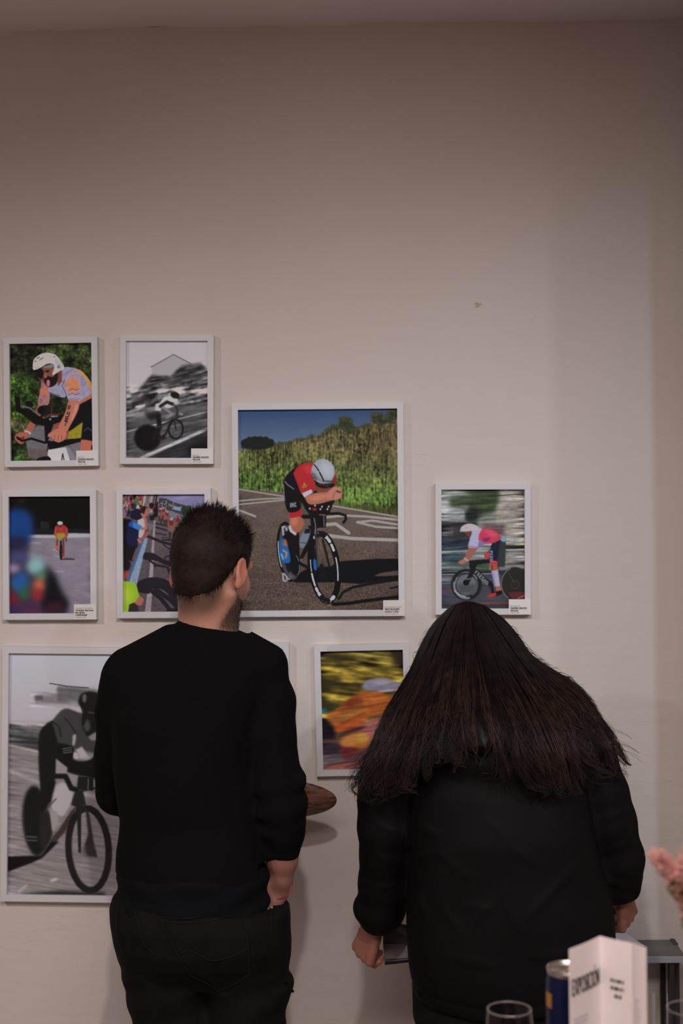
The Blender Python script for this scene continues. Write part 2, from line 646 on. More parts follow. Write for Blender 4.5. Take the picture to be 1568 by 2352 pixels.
class Pic:
    def __init__(self, box, W, H, base, seed=0):
        self.x0, self.y0, self.x1, self.y1 = box
        self.W, self.H = W, H
        self.k = W / (self.x1 - self.x0)
        self.ky = H / (self.y1 - self.y0)
        self.a = np.ones((H, W, 3)) * np.asarray(base, float)
        self.yy, self.xx = np.mgrid[0:H, 0:W]
        self.rng = np.random.default_rng(seed)

    def pt(self, pts):
        p = np.asarray(pts, float)
        return np.stack([(p[:, 0] - self.x0) * self.k, (p[:, 1] - self.y0) * self.ky], 1)

    def put(self, m, col, alpha=1.0):
        m = (m * alpha)[..., None]
        self.a = self.a * (1 - m) + np.asarray(col, float) * m

    def mask(self, pts, blur=0.5, smooth=False):
        p = self.pt(pts)
        if smooth:
            p = spline(np.vstack([p, p[:1]]), len(p) * 6)[:-1]
        m = np.zeros((self.H, self.W))
        lo = np.floor(p.min(0)).astype(int) - 1
        hi = np.ceil(p.max(0)).astype(int) + 2
        xa, ya = max(0, lo[0]), max(0, lo[1])
        xb, yb = min(self.W, hi[0]), min(self.H, hi[1])
        if xb <= xa or yb <= ya:
            return m
        ys = np.arange(ya, yb, 0.5) + 0.25
        xs = np.arange(xa, xb, 0.5) + 0.25
        X, Y = np.meshgrid(xs, ys)
        ins = np.zeros(X.shape, bool)
        for (ax_, ay_), (bx_, by_) in zip(p, np.roll(p, -1, 0)):
            if ay_ == by_:
                continue
            c = (ay_ > Y) != (by_ > Y)
            ins ^= c & (X < (bx_ - ax_) * (Y - ay_) / (by_ - ay_) + ax_)
        s = ins.astype(float).reshape(yb - ya, 2, xb - xa, 2).mean((1, 3))
        m[ya:yb, xa:xb] = s
        return gblur(m, blur * self.k) if blur else m

    def poly(self, pts, col, blur=1.5, alpha=1.0, smooth=False, noise=0.0):
        m = self.mask(pts, blur, smooth)
        col = np.asarray(col, float)
        if noise:
            col = col * (1 + noise * self.fbm(6, 6)[..., None])
        self.put(m, col, alpha)

    def blob(self, pts, col, blur=1.5, alpha=1.0, noise=0.0):
        self.poly(pts, col, blur, alpha, True, noise)

    def ell(self, cx, cy, rx, ry, col, blur=1.5, alpha=1.0, rot=0, ring=None):
        t = np.linspace(0, 2 * math.pi, 40, endpoint=False)
        c, s = math.cos(math.radians(rot)), math.sin(math.radians(rot))
        f = lambda a, b: [(cx + a * math.cos(q) * c - b * math.sin(q) * s, cy + a * math.cos(q) * s + b * math.sin(q) * c) for q in t]
        m = self.mask(f(rx, ry), blur)
        if ring:
            m = np.clip(m - self.mask(f(rx - ring, ry - ring), blur), 0, 1)
        self.put(m, col, alpha)

    def arc(self, cx, cy, rx, ry, a0, a1, wd, col, rot=0, blur=1.0, alpha=1.0):
        t = np.radians(np.linspace(a0, a1, 24))
        c, s = math.cos(math.radians(rot)), math.sin(math.radians(rot))
        pts = [(cx + rx * math.cos(q) * c - ry * math.sin(q) * s, cy + rx * math.cos(q) * s + ry * math.sin(q) * c) for q in t]
        self.line(pts, wd, col, blur, alpha)

    def line(self, pts, wd, col, blur=1.0, alpha=1.0):
        p = self.pt(pts)
        d = np.full((self.H, self.W), 1e9)
        for a, b in zip(p[:-1], p[1:]):
            ab = b - a
            t = np.clip(((self.xx - a[0]) * ab[0] + (self.yy - a[1]) * ab[1]) / (ab @ ab + 1e-9), 0, 1)
            d = np.minimum(d, np.hypot(self.xx - a[0] - t * ab[0], self.yy - a[1] - t * ab[1]))
        m = np.clip(wd * self.k / 2 - d + 0.5, 0, 1)
        if wd * self.k < 1:
            m *= wd * self.k + 0.3
        self.put(gblur(m, blur * self.k) if blur else m, col, alpha)

    def fbm(self, sx, sy, oct=3):
        n = np.zeros((self.H, self.W))
        amp = 1.0
        for _ in range(oct):
            r = self.rng.standard_normal((self.H, self.W))
            g = gblur(r, sx * self.k, sy * self.k)
            n += amp * g / (g.std() + 1e-9)
            sx, sy, amp = sx / 2.2, sy / 2.2, amp * 0.55
        return n / n.std()

    def streak(self, length, angle, width=4):
        """noise drawn out along a direction (motion blur)"""
        r = self.rng.standard_normal((self.H, self.W))
        g = gblur(r, width * self.k)
        return self._mb(g / g.std(), length, angle)

    def _mb(self, g, length, angle):
        L = length * self.k
        n = max(3, int(L))
        dx, dy = math.cos(math.radians(angle)), math.sin(math.radians(angle))
        acc = np.zeros_like(g)
        for t in np.linspace(-L / 2, L / 2, n):
            xi = np.clip(self.xx + t * dx, 0, self.W - 1)
            yi = np.clip(self.yy + t * dy, 0, self.H - 1)
            x0 = xi.astype(int); y0 = yi.astype(int)
            x1 = np.minimum(x0 + 1, self.W - 1); y1 = np.minimum(y0 + 1, self.H - 1)
            fx, fy = xi - x0, yi - y0
            if g.ndim == 3:
                fx, fy = fx[..., None], fy[..., None]
            acc += (g[y0, x0] * (1 - fx) + g[y0, x1] * fx) * (1 - fy) + (g[y1, x0] * (1 - fx) + g[y1, x1] * fx) * fy
        acc /= n
        if g.ndim == 2:
            acc /= acc.std() + 1e-9
        return acc

    def motion(self, length, angle):
        self.a = self._mb(self.a, length, angle)

    def blur(self, s):
        self.a = gblur(self.a, s * self.k)

    def tone(self, n, amp, m=1.0):
        self.a = self.a * np.clip(1 + amp * n * m, 0.15, 3)[..., None]

    def text(self, rows, x, y, cell, col, dx=(1, 0), dy=(0, 1), blur=1.0):
        """5-row bitmap glyphs"""
        G = {'4': '101101111001001', '8': '111101111101111', '7': '111001010010010', 'Z': '111001010100111', 'I': '010010010010010',
             'P': '111101111100100', 'D': '110101101101110', 'M': '101111111101101', 'A': '010101111101101', 'K': '101110100110101',
             'U': '101101101101111', 'S': '111100111001111', 'F': '111100110100100', 'R': '110101110101101', 'E': '111100110100111'}
        cx = 0
        for ch in rows:
            g = G.get(ch)
            if g:
                for i, b in enumerate(g):
                    if b == '1':
                        u, v = cx + i % 3, i // 3
                        q = [(x + (u + a) * cell * dx[0] + (v + b2) * cell * dy[0], y + (u + a) * cell * dx[1] + (v + b2) * cell * dy[1])
                             for a, b2 in ((0, 0), (1, 0), (1, 1), (0, 1))]
                        self.poly(q, col, blur)
            cx += 4


BK = (13, 13, 16)


def pic_tongue(W, H):
    p = Pic((143, 190, 1370, 1940), W, H, (33, 38, 24), 1)
    n = p.fbm(38, 38, 4)
    p.poly([(640, 190), (1370, 190), (1370, 820), (1000, 560), (480, 400)], (47, 56, 28), 60)
    p.poly([(143, 640), (560, 760), (560, 1130), (143, 1150)], (46, 66, 25), 60)
    p.poly([(143, 1150), (500, 1250), (420, 1400), (143, 1330)], (62, 84, 30), 30)
    p.poly([(143, 1300), (420, 1350), (340, 1620), (143, 1640)], (66, 66, 42), 25)
    p.poly([(143, 1620), (340, 1650), (400, 1940), (143, 1940)], (35, 50, 24), 30)
    p.poly([(300, 190), (640, 190), (560, 330), (250, 330)], (30, 26, 20), 30)
    p.tone(n, 0.30)
    p.tone(p.fbm(9, 9, 2), 0.22)
    p.poly([(560, 1400), (430, 1480), (360, 1650), (400, 1860), (520, 1910), (1370, 1910), (1370, 1640), (1000, 1640), (760, 1420)], (94, 90, 95), 8)
    p.poly([(380, 1760), (690, 1760), (690, 1870), (500, 1900), (390, 1850)], (92, 76, 76), 18)
    p.poly([(1000, 1500), (1215, 1365), (1190, 1620), (980, 1620)], (132, 118, 32), 4)
    p.blob([(600, 745), (720, 830), (705, 1100), (550, 1095), (590, 880)], (150, 100, 104), 3)
    p.blob([(600, 840), (690, 860), (690, 940), (590, 930)], (185, 100, 75), 18)
    p.line([(580, 1010), (610, 1040), (575, 1060)], 8, (70, 50, 60), 2)
    p.poly([(545, 1110), (500, 1210), (570, 1280), (700, 1110)], (150, 82, 66), 3)
    p.blob([(700, 860), (905, 590), (1000, 545), (1180, 590), (1290, 700), (1355, 820), (1370, 1000), (1160, 1110), (1000, 970), (930, 1000), (720, 930)], (138, 130, 154), 3)
    p.blob([(1100, 565), (1220, 620), (1300, 720), (1357, 830), (1325, 890), (1270, 760), (1190, 640)], (198, 128, 58), 6)
    p.poly([(1370, 935), (1180, 1060), (1150, 1115), (1370, 1000)], (170, 90, 55), 6)
    p.line([(990, 630), (910, 820), (970, 950)], 7, (60, 56, 80), 2)
    p.line([(970, 640), (1070, 580), (1160, 660), (1165, 820), (1270, 790)], 7, (56, 52, 76), 2)
    p.blob([(1165, 720), (1215, 680), (1280, 780), (1200, 830), (1160, 800)], (126, 120, 160), 3)
    p.line([(720, 920), (800, 950), (880, 970)], 10, (40, 36, 50), 2)
    p.poly([(1370, 1000), (1160, 1110), (1000, 1290), (930, 1400), (1000, 1515), (1215, 1365), (1185, 1625), (1370, 1665)], (15, 14, 19), 3)
    p.line([(1225, 1500), (1285, 1450), (1340, 1500)], 14, (70, 62, 84), 5)
    p.blob([(985, 640), (1090, 585), (1180, 690), (1165, 1045), (1000, 1030), (985, 850), (950, 750)], (150, 132, 152), 3)
    p.blob([(965, 770), (1090, 700), (1165, 780), (1165, 890), (1010, 920)], (205, 118, 82), 18)
    p.tone(p.fbm(14, 14, 2), 0.03)
    for yy in (880, 950):
        p.line([(1010, yy + 10), (1060, yy - 20), (1110, yy + 5), (1155, yy - 12)], 9, (70, 58, 70), 3)
    p.line([(1000, 1015), (1165, 1020)], 12, (100, 110, 150), 2)
    # bars, cockpit
    p.blob([(380, 1045), (440, 1045), (485, 1110), (420, 1140), (360, 1090)], BK, 3)
    p.line([(300, 1120), (420, 1140), (560, 1250)], 22, (90, 88, 84), 4)
    p.poly([(200, 960), (285, 985), (290, 1150), (400, 1150), (520, 1250), (640, 1310), (880, 1235), (945, 1260), (930, 1380), (770, 1420), (690, 1650), (650, 1650), (640, 1420), (520, 1390), (300, 1230), (220, 1190)], (13, 12, 13), 4)
    p.ell(665, 1185, 130, 76, (22, 20, 21), 4)
    p.ell(600, 1180, 52, 58, (12, 11, 13), 3)
    p.arc(720, 1180, 30, 70, -70, 80, 12, (95, 45, 35), blur=3)
    p.line([(700, 1250), (880, 1240)], 14, (120, 36, 36), 3)
    p.poly([(740, 1270), (850, 1265), (845, 1285), (740, 1290)], (120, 118, 120), 3)
    p.ell(632, 1295, 16, 14, (180, 45, 45), 3)
    p.ell(730, 1320, 16, 18, (130, 125, 125), 4)
    p.blob([(770, 1400), (880, 1368), (940, 1410), (1003, 1480), (960, 1625), (800, 1490)], (128, 66, 56), 4)
    p.poly([(425, 1345), (515, 1400), (415, 1560), (340, 1500)], (148, 82, 66), 3)
    p.line([(355, 1490), (420, 1520)], 34, (160, 155, 165), 3)
    p.blob([(192, 1570), (270, 1510), (400, 1515), (395, 1585), (300, 1685), (215, 1630)], (150, 84, 68), 3)
    p.line([(235, 1610), (330, 1580), (300, 1650)], 16, (60, 26, 22), 4)
    p.line([(320, 1630), (440, 1600), (640, 1665), (710, 1650)], 34, (12, 12, 14), 3)
    p.line([(230, 1580), (290, 1625)], 34, (12, 12, 14), 4)
    p.poly([(680, 1655), (1190, 1603), (1182, 1660), (820, 1755), (705, 1775)], (12, 12, 14), 3)
    p.blob([(1005, 1035), (1160, 1050), (1152, 1160), (1080, 1320), (960, 1510), (850, 1450), (955, 1220)], (165, 100, 80), 3)
    p.blob([(1120, 1080), (1152, 1150), (1090, 1290), (1040, 1370), (1080, 1200)], (190, 122, 100), 12)
    p.blob([(700, 1535), (830, 1465), (965, 1520), (935, 1625), (855, 1665), (780, 1640), (745, 1585), (690, 1580)], (170, 100, 82), 3)
    for xx in (790, 845, 895):
        p.line([(xx, 1560), (xx - 10, 1640)], 7, (110, 56, 46), 3)
    p.poly([(1000, 1115), (1045, 1120), (1020, 1180), (985, 1175)], (80, 52, 50), 4)
    p.text('487'[0], 985, 1205, 15, (30, 28, 34), (1, 0.15), (-0.25, 1), 1)
    p.text('8', 960, 1275, 15, (30, 28, 34), (1, 0.15), (-0.25, 1), 1)
    p.text('7', 945, 1345, 15, (30, 28, 34), (1, 0.15), (-0.25, 1), 1)
    p.poly([(695, 1775), (960, 1738), (1020, 1940), (730, 1940), (685, 1850)], (172, 168, 180), 4)
    p.poly([(960, 1738), (1005, 1745), (1100, 1880), (1140, 1940), (1025, 1940)], (120, 106, 118), 6)
    p.line([(890, 1930), (905, 1830), (925, 1930)], 14, BK, 2)
    p.line([(690, 1690), (675, 1790)], 14, BK, 3)
    p.blob([(490, 1940), (560, 1890), (690, 1872), (725, 1940)], (12, 12, 14), 4)
    p.blob([(1190, 1630), (1290, 1640), (1390, 1680), (1390, 1800), (1190, 1810), (1180, 1700)], (165, 88, 70), 5)
    p.poly([(1340, 1710), (1360, 1715), (1355, 1780), (1330, 1775)], (18, 14, 18), 3)
    # head
    p.poly([(850, 610), (912, 595), (910, 760), (850, 830)], (112, 58, 46), 4)
    p.blob([(560, 590), (640, 540), (780, 545), (800, 660), (840, 700), (820, 800), (720, 840), (650, 790), (560, 700)], (118, 70, 58), 4)
    p.blob([(505, 590), (600, 560), (640, 620), (620, 720), (560, 690), (520, 640)], (20, 16, 17), 8)
    p.blob([(640, 690), (700, 675), (770, 690), (850, 650), (840, 770), (760, 835), (690, 830), (650, 760)], (26, 19, 17), 5)
    p.blob([(645, 650), (670, 640), (690, 690), (650, 705)], (150, 86, 72), 4)
    p.line([(660, 600), (720, 590)], 16, (24, 16, 15), 4)
    p.ell(700, 612, 22, 10, (30, 20, 20), 4)
    p.ell(706, 780, 27, 52, (176, 98, 114), 3)
    p.blob([(478, 510), (500, 420), (590, 350), (700, 325), (820, 360), (895, 450), (950, 560), (885, 600), (770, 662), (795, 560), (775, 495), (690, 495), (600, 545), (490, 580)], (184, 180, 192), 3)
    p.blob([(640, 530), (780, 495), (785, 545), (640, 550)], (120, 112, 122), 4)
    p.blob([(800, 400), (900, 470), (935, 550), (880, 580), (820, 500)], (160, 155, 170), 14)
    p.line([(580, 430), (625, 398)], 10, (40, 42, 52), 2)
    p.line([(540, 405), (575, 388)], 14, (60, 62, 72), 2)
    p.line([(505, 455), (525, 445)], 12, (50, 52, 62), 2)
    p.ell(865, 540, 22, 26, (110, 108, 124), 3)
    p.line([(790, 380), (810, 388)], 12, (90, 90, 100), 2)
    p.line([(520, 545), (570, 530)], 8, (120, 122, 150), 3)
    return p.a


def pic_mono_speed(W, H):
    p = Pic((872, 125, 1437, 937), W, H, (170, 163, 168), 2)
    st = p.streak(90, -14, 5)
    p.poly([(1045, 300), (1195, 215), (1315, 278), (1335, 360), (1050, 365)], (150, 144, 147), 3)
    p.line([(1040, 303), (1195, 216), (1320, 282)], 6, (88, 84, 86), 2)
    m = p.mask([(990, 420), (1040, 360), (1180, 370), (1260, 290), (1390, 275), (1437, 330), (1437, 420), (1260, 460), (1120, 430), (940, 480)], 8)
    p.put(m, (56, 53, 55), 1)
    p.tone(st, 0.35, m)
    p.poly([(872, 505), (960, 470), (1060, 440), (1437, 400), (1437, 640), (872, 690)], (92, 88, 90), 6)
    p.poly([(950, 500), (1120, 460), (1437, 430), (1437, 480), (1100, 520), (960, 530)], (168, 162, 165), 6)
    p.poly([(900, 545), (1010, 480), (1080, 500), (1050, 545), (920, 590)], (44, 42, 44), 8)
    p.poly([(1320, 520), (1437, 490), (1437, 520), (1340, 540)], (50, 48, 50), 6)
    p.poly([(930, 575), (1000, 562), (1000, 582), (930, 590)], (165, 160, 162), 3)
    msk = p.mask([(872, 440), (1437, 400), (1437, 640), (872, 690)], 10)
    p.tone(p.streak(70, -14, 6), 0.32, msk)
    p.poly([(872, 640), (1150, 600), (1437, 545), (1437, 937), (872, 937)], (74, 71, 73), 8)
    p.poly([(872, 625), (1000, 610), (1000, 640), (872, 660)], (130, 126, 128), 8)
    p.line([(872, 752), (1437, 612)], 9, (150, 146, 148), 2)
    p.line([(950, 946), (1437, 728)], 22, (158, 152, 155), 3)
    p.poly([(985, 950), (1437, 745), (1437, 937)], (42, 40, 43), 4)
    p.poly([(1290, 860), (1437, 780), (1437, 870), (1300, 930)], (20, 19, 21), 20)
    msk = p.mask([(872, 640), (1437, 560), (1437, 937), (872, 937)], 10)
    p.tone(p.streak(120, -14, 5), 0.12, msk)
    p.ell(1018, 795, 92, 92, (13, 12, 14), 6)
    p.ell(1213, 735, 56, 72, (20, 19, 21), 3, ring=13)
    p.line([(1213, 735), (1200, 670)], 8, (24, 23, 25), 2)
    p.poly([(1000, 630), (1100, 610), (1110, 650), (1040, 680)], (30, 28, 30), 10)
    p.line([(1090, 640), (1100, 720), (1060, 800)], 34, (22, 20, 22), 4)
    p.line([(1090, 720), (1190, 670), (1230, 650)], 14, (40, 38, 40), 3)
    p.line([(1100, 800), (1140, 770), (1190, 670)], 14, (24, 22, 24), 3)
    p.line([(1100, 800), (1130, 790)], 30, (28, 26, 28), 5)
    p.poly([(1075, 560), (1110, 550), (1110, 610), (1070, 605)], (172, 166, 168), 3)
    p.blob([(1100, 560), (1130, 515), (1180, 502), (1225, 525), (1215, 565), (1150, 590)], (176, 170, 172), 4)
    p.line([(1105, 575), (1150, 545), (1190, 560)], 22, (30, 28, 30), 3)
    p.line([(1130, 585), (1190, 630), (1150, 655)], 16, (120, 114, 116), 4)
    p.line([(1200, 560), (1225, 600), (1215, 645), (1255, 640)], 16, (48, 44, 46), 3)
    p.line([(1205, 560), (1232, 548)], 12, (160, 154, 156), 3)
    p.ell(1207, 498, 32, 24, (22, 20, 22), 3, rot=20)
    p.ell(1250, 632, 14, 8, (130, 124, 126), 3)
    return p.a


def pic_road_solo(W, H):
    p = Pic((60, 118, 624, 932), W, H, (122, 113, 124), 3)
    p.tone(p.fbm(40, 14, 3), 0.035)
    p.poly([(60, 100), (640, 100), (640, 378), (60, 378)], (14, 14, 13), 3)
    p.poly([(120, 140), (170, 130), (160, 165), (120, 165)], (34, 30, 20), 8)
    p.poly([(272, 292), (332, 296), (338, 358), (278, 362)], (30, 34, 40), 3)
    p.poly([(60, 340), (624, 348), (624, 382), (60, 386)], (24, 25, 30), 4)
    p.poly([(60, 380), (360, 388), (470, 374), (624, 378), (624, 402), (420, 408), (60, 404)], (165, 158, 165), 3)
    for q in ((190, 440, 270, 440), (365, 640, 435, 641), (360, 484, 385, 494), (365, 525, 395, 535)):
        p.line([(q[0], q[1]), (q[2], q[3])], 10, (146, 138, 146), 4)
    p.line([(418, 554), (508, 554)], 6, (30, 26, 32), 2)
    p.line([(440, 548), (490, 552)], 6, (50, 44, 52), 3)
    # rider
    p.line([(413, 430), (414, 552)], 13, (28, 25, 30), 1.5)
    p.arc(414, 500, 9, 52, 0, 360, 5, (22, 20, 24), blur=1)
    p.line([(392, 400), (386, 440), (388, 485)], 13, (120, 58, 50), 2)
    p.line([(428, 405), (432, 460), (430, 520)], 13, (110, 50, 44), 2)
    p.ell(387, 474, 9, 14, (196, 80, 52), 2)
    p.ell(431, 528, 9, 14, (165, 38, 42), 2)
    p.line([(388, 400), (448, 406)], 8, (24, 22, 26), 2)
    p.line([(448, 406), (452, 430)], 6, (24, 22, 26), 2)
    p.blob([(372, 335), (392, 317), (436, 317), (460, 345), (452, 395), (380, 400)], (150, 42, 46), 3)
    p.line([(380, 335), (374, 375), (388, 405)], 13, (150, 74, 62), 2)
    p.line([(452, 340), (458, 380), (446, 405)], 13, (140, 70, 58), 2)
    p.blob([(386, 375), (440, 375), (436, 408), (390, 412)], (150, 128, 48), 4)
    p.poly([(400, 325), (430, 325), (425, 360), (405, 360)], (165, 60, 46), 4)
    p.ell(411, 322, 13, 12, (80, 46, 42), 2)
    p.ell(410, 304, 19, 13, (176, 172, 180), 2)
    # out-of-focus spectator
    q = Pic((60, 118, 624, 932), W, H, (0, 0, 0), 33)
    q.a = p.a
    B = 21
    q.blob([(40, 470), (190, 460), (180, 560), (330, 600), (360, 700), (450, 860), (420, 960), (40, 960)], (54, 46, 62), B)
    q.blob([(40, 230), (120, 200), (205, 240), (225, 340), (190, 440), (110, 480), (40, 470)], (24, 58, 118), B)
    q.blob([(40, 400), (180, 400), (170, 480), (40, 500)], (34, 34, 62), B)
    q.ell(90, 615, 42, 36, (150, 130, 162), B)
    q.ell(240, 600, 66, 62, (128, 164, 168), B)
    q.blob([(70, 690), (160, 640), (190, 740), (130, 800), (70, 740)], (36, 82, 140), B)
    q.blob([(110, 790), (170, 740), (200, 800), (150, 850)], (38, 92, 58), B)
    q.blob([(260, 640), (330, 660), (300, 700), (240, 690)], (80, 130, 90), B)
    q.ell(268, 742, 46, 50, (192, 98, 62), B)
    q.blob([(210, 760), (300, 770), (290, 850), (220, 840)], (140, 40, 48), B)
    q.blob([(320, 640), (370, 660), (420, 790), (465, 860), (420, 920), (270, 900), (300, 800)], (17, 18, 22), B)
    q.blob([(330, 860), (430, 850), (400, 920), (300, 920)], (60, 26, 38), B)
    q.blob([(50, 770), (110, 800), (130, 880), (50, 880)], (110, 30, 44), B)
    q.blob([(130, 860), (250, 850), (270, 940), (130, 950)], (70, 42, 66), B)
    q.blob([(40, 870), (130, 880), (120, 950), (40, 950)], (52, 40, 80), B)
    q.blob([(50, 520), (160, 500), (180, 570), (50, 570)], (64, 66, 104), B)
    return q.a


def pic_bunch(W, H):
    p = Pic((104, 100, 1360, 1900), W, H, (79, 70, 74), 4)
    p.tone(p.fbm(14, 10, 3), 0.05)
    p.poly([(640, 100), (1360, 100), (1360, 380), (640, 200)], (118, 112, 148), 6)
    p.poly([(700, 150), (900, 160), (1050, 100), (1200, 110), (1000, 190)], (138, 130, 158), 20)
    p.poly([(640, 150), (760, 165), (900, 230), (1050, 270), (1360, 370), (1360, 480), (1200, 520), (640, 300)], (58, 56, 64), 4)
    for i in range(60):
        x = 660 + p.rng.random() * 700
        y = 170 + (x - 660) * 0.30 + p.rng.random() * 70
        c = [(140, 128, 135), (44, 50, 40), (110, 78, 70), (40, 36, 46)][i % 4]
        p.poly([(x, y), (x + 22, y + 4), (x + 22, y + 20), (x, y + 18)], c, 3)
    p.poly([(880, 280), (1000, 305), (985, 360), (870, 330)], (112, 140, 168), 3)
    p.ell(1110, 350, 55, 80, (46, 58, 34), 8)
    p.ell(1030, 340, 40, 60, (42, 52, 34), 8)
    p.ell(1270, 390, 40, 26, (130, 128, 142), 5)
    for x in (710, 770, 875):
        p.line([(x, 200), (x - 20, 330)], 8, (140, 136, 148), 2)
    p.line([(1285, 240), (1260, 330)], 4, (70, 66, 80), 2)
    p.poly([(690, 330), (860, 360), (1000, 420), (1180, 500), (1140, 560), (900, 470), (700, 380)], (104, 108, 112), 8)
    p.line([(960, 430), (1190, 520)], 12, (52, 54, 58), 3)
    p.line([(950, 510), (1080, 580)], 22, (120, 128, 134), 4)
    p.poly([(500, 500), (700, 430), (1000, 560), (900, 900), (500, 1000)], (84, 76, 80), 30)
    # barrier and painted edge line
    p.poly([(405, 780), (485, 760), (300, 1510), (160, 1440)], (120, 138, 162), 4, noise=0.05)
    p.poly([(405, 780), (430, 775), (190, 1440), (140, 1420)], (64, 86, 122), 5)
    p.poly([(575, 500), (602, 500), (580, 850), (552, 1500), (520, 1900), (430, 1900), (492, 1400), (545, 850)], (140, 129, 136), 4, noise=0.05)
    # shadows on the road
    S = (34, 29, 34)
    p.line([(600, 540), (800, 590)], 20, S, 5)
    p.line([(600, 600), (770, 650)], 22, S, 5)
    p.line([(600, 690), (760, 720)], 18, S, 5)
    p.line([(480, 740), (700, 830), (900, 880)], 40, S, 6)
    p.arc(820, 870, 130, 60, 0, 360, 18, S, rot=28, blur=3)
    p.arc(760, 780, 70, 22, 60, 360, 12, S, rot=10, blur=3)
    p.blob([(405, 1040), (440, 990), (560, 1000), (660, 1060), (760, 1110), (890, 1130), (890, 1200), (740, 1180), (620, 1120), (420, 1095)], S, 4)
    p.line([(480, 1090), (600, 1180), (760, 1210), (880, 1330)], 30, S, 4)
    p.arc(830, 1100, 100, 55, 150, 330, 18, S, rot=15, blur=3)
    p.arc(850, 1270, 60, 100, 90, 250, 20, S, rot=-20, blur=3)
    for x in (590, 650, 710):
        p.ell(x, 1200, 20, 14, S, 4)
    p.blob([(300, 1540), (330, 1440), (450, 1385), (620, 1370), (790, 1430), (900, 1580), (990, 1750), (960, 1900), (900, 1800), (760, 1600), (640, 1545), (510, 1560), (500, 1620), (350, 1600)], S, 4)
    p.line([(510, 1560), (680, 1700), (820, 1880)], 62, S, 4)
    p.line([(600, 1560), (800, 1700), (950, 1850)], 66, S, 4)
    p.line([(780, 1890), (960, 1850)], 60, S, 4)
    # riders
    for x, y, s in ((840, 560, 1.0), (935, 510, 0.75), (700, 390, 0.7), (750, 410, 0.7), (780, 420, 0.6), (670, 370, 0.6), (720, 360, 0.6)):
        p.line([(x - 10 * s, y + 60 * s), (x - 30 * s, y + 230 * s)], 26 * s, (46, 38, 34), 3)
        p.ell(x - 20 * s, y + 150 * s, 22 * s, 70 * s, (56, 46, 36), 4, alpha=.8)
        p.blob([(x - 55 * s, y + 20 * s), (x - 20 * s, y - 60 * s), (x + 35 * s, y - 60 * s), (x + 60 * s, y + 20 * s), (x + 30 * s, y + 110 * s), (x - 40 * s, y + 100 * s)], (122, 78, 72), 4)
        p.blob([(x - 30 * s, y - 55 * s), (x + 30 * s, y - 55 * s), (x + 30 * s, y + 10 * s), (x - 25 * s, y + 15 * s)], (110, 34, 42), 4)
        p.ell(x + 5 * s, y - 85 * s, 26 * s, 26 * s, [(150, 140, 146), (150, 40, 50)][int(x) % 2], 4)
    p.ell(1060, 610, 30, 36, (170, 60, 60), 4)
    p.poly([(980, 620), (1050, 600), (1080, 680), (990, 690)], (40, 26, 30), 6)
    # crowd
    cols = [(150, 84, 70), (165, 150, 156), (44, 40, 62), (150, 44, 50), (58, 60, 110), (30, 28, 30), (170, 100, 84), (46, 110, 60), (120, 120, 150), (24, 22, 28)]
    for i in range(150):
        x = 104 + p.rng.random() ** 1.1 * 430
        y = 100 + p.rng.random() * (330 - (x - 104) * 0.30)
        r = 14 + p.rng.random() * 22
        p.ell(x, y, r * 0.7, r * 1.25, cols[i % 10], 3)
    p.poly([(400, 100), (640, 100), (620, 260), (400, 200)], (120, 108, 112), 6)
    for x, c in ((430, (165, 155, 160)), (480, (90, 80, 84)), (535, (150, 140, 146)), (575, (60, 54, 58)), (610, (30, 28, 32)), (640, (128, 116, 112))):
        p.line([(x + 10, 100), (x - 18, 260)], 22, c, 3)
    for i in range(26):
        x = 500 + p.rng.random() * 140
        y = 240 + p.rng.random() * 190
        p.ell(x, y, 20, 26, cols[i % 10], 4)
    for x, y in ((540, 270), (600, 340), (545, 460), (600, 410)):
        p.ell(x, y, 38, 42, (28, 20, 22), 4)
    p.poly([(480, 540), (560, 560), (550, 640), (500, 680)], (140, 134, 146), 3)
    for k in range(4):
        p.line([(490 + 18 * k, 550), (480 + 18 * k, 660)], 7, (40, 38, 46), 1.5)
    p.poly([(104, 470), (230, 480), (210, 900), (104, 1000)], (20, 18, 26), 8)
    p.poly([(104, 860), (330, 860), (240, 1120), (104, 1100)], (22, 20, 24), 6)
    p.blob([(330, 480), (430, 470), (440, 620), (390, 760), (320, 740), (320, 600)], (168, 158, 162), 4)
    p.ell(435, 345, 62, 66, (34, 22, 22), 5)
    p.blob([(460, 300), (500, 320), (495, 400), (450, 440), (420, 420)], (150, 96, 86), 6)
    p.blob([(185, 560), (330, 560), (340, 700), (310, 880), (200, 890), (150, 750)], (23, 28, 56), 5)
    p.blob([(205, 420), (250, 350), (330, 320), (395, 370), (395, 450), (330, 490), (230, 470)], (24, 25, 46), 4)
    p.blob([(195, 530), (260, 510), (250, 600), (190, 580)], (34, 72, 150), 5)
    p.poly([(260, 520), (400, 590), (350, 655), (250, 605)], (52, 112, 182), 4)
    p.line([(390, 400), (440, 480), (455, 610), (390, 625)], 40, (160, 98, 84), 4)
    p.line([(440, 690), (490, 690), (390, 770), (350, 820)], 40, (140, 78, 68), 4)
    p.line([(330, 790), (365, 830)], 34, (160, 98, 84), 4)
    p.line([(300, 930), (240, 1090)], 16, (130, 70, 62), 5)
    p.ell(145, 1180, 70, 90, (30, 22, 22), 6)
    p.blob([(110, 1330), (190, 1270), (180, 1350), (120, 1400)], (165, 54, 46), 6)
    p.blob([(90, 1420), (280, 1470), (330, 1600), (352, 1700), (260, 1760), (200, 1790), (185, 1920), (90, 1920)], (140, 172, 36), 4)
    p.blob([(90, 1500), (220, 1560), (230, 1700), (90, 1800)], (162, 184, 60), 40)
    p.blob([(190, 1790), (280, 1760), (330, 1840), (300, 1920), (185, 1920)], (46, 38, 44), 5)
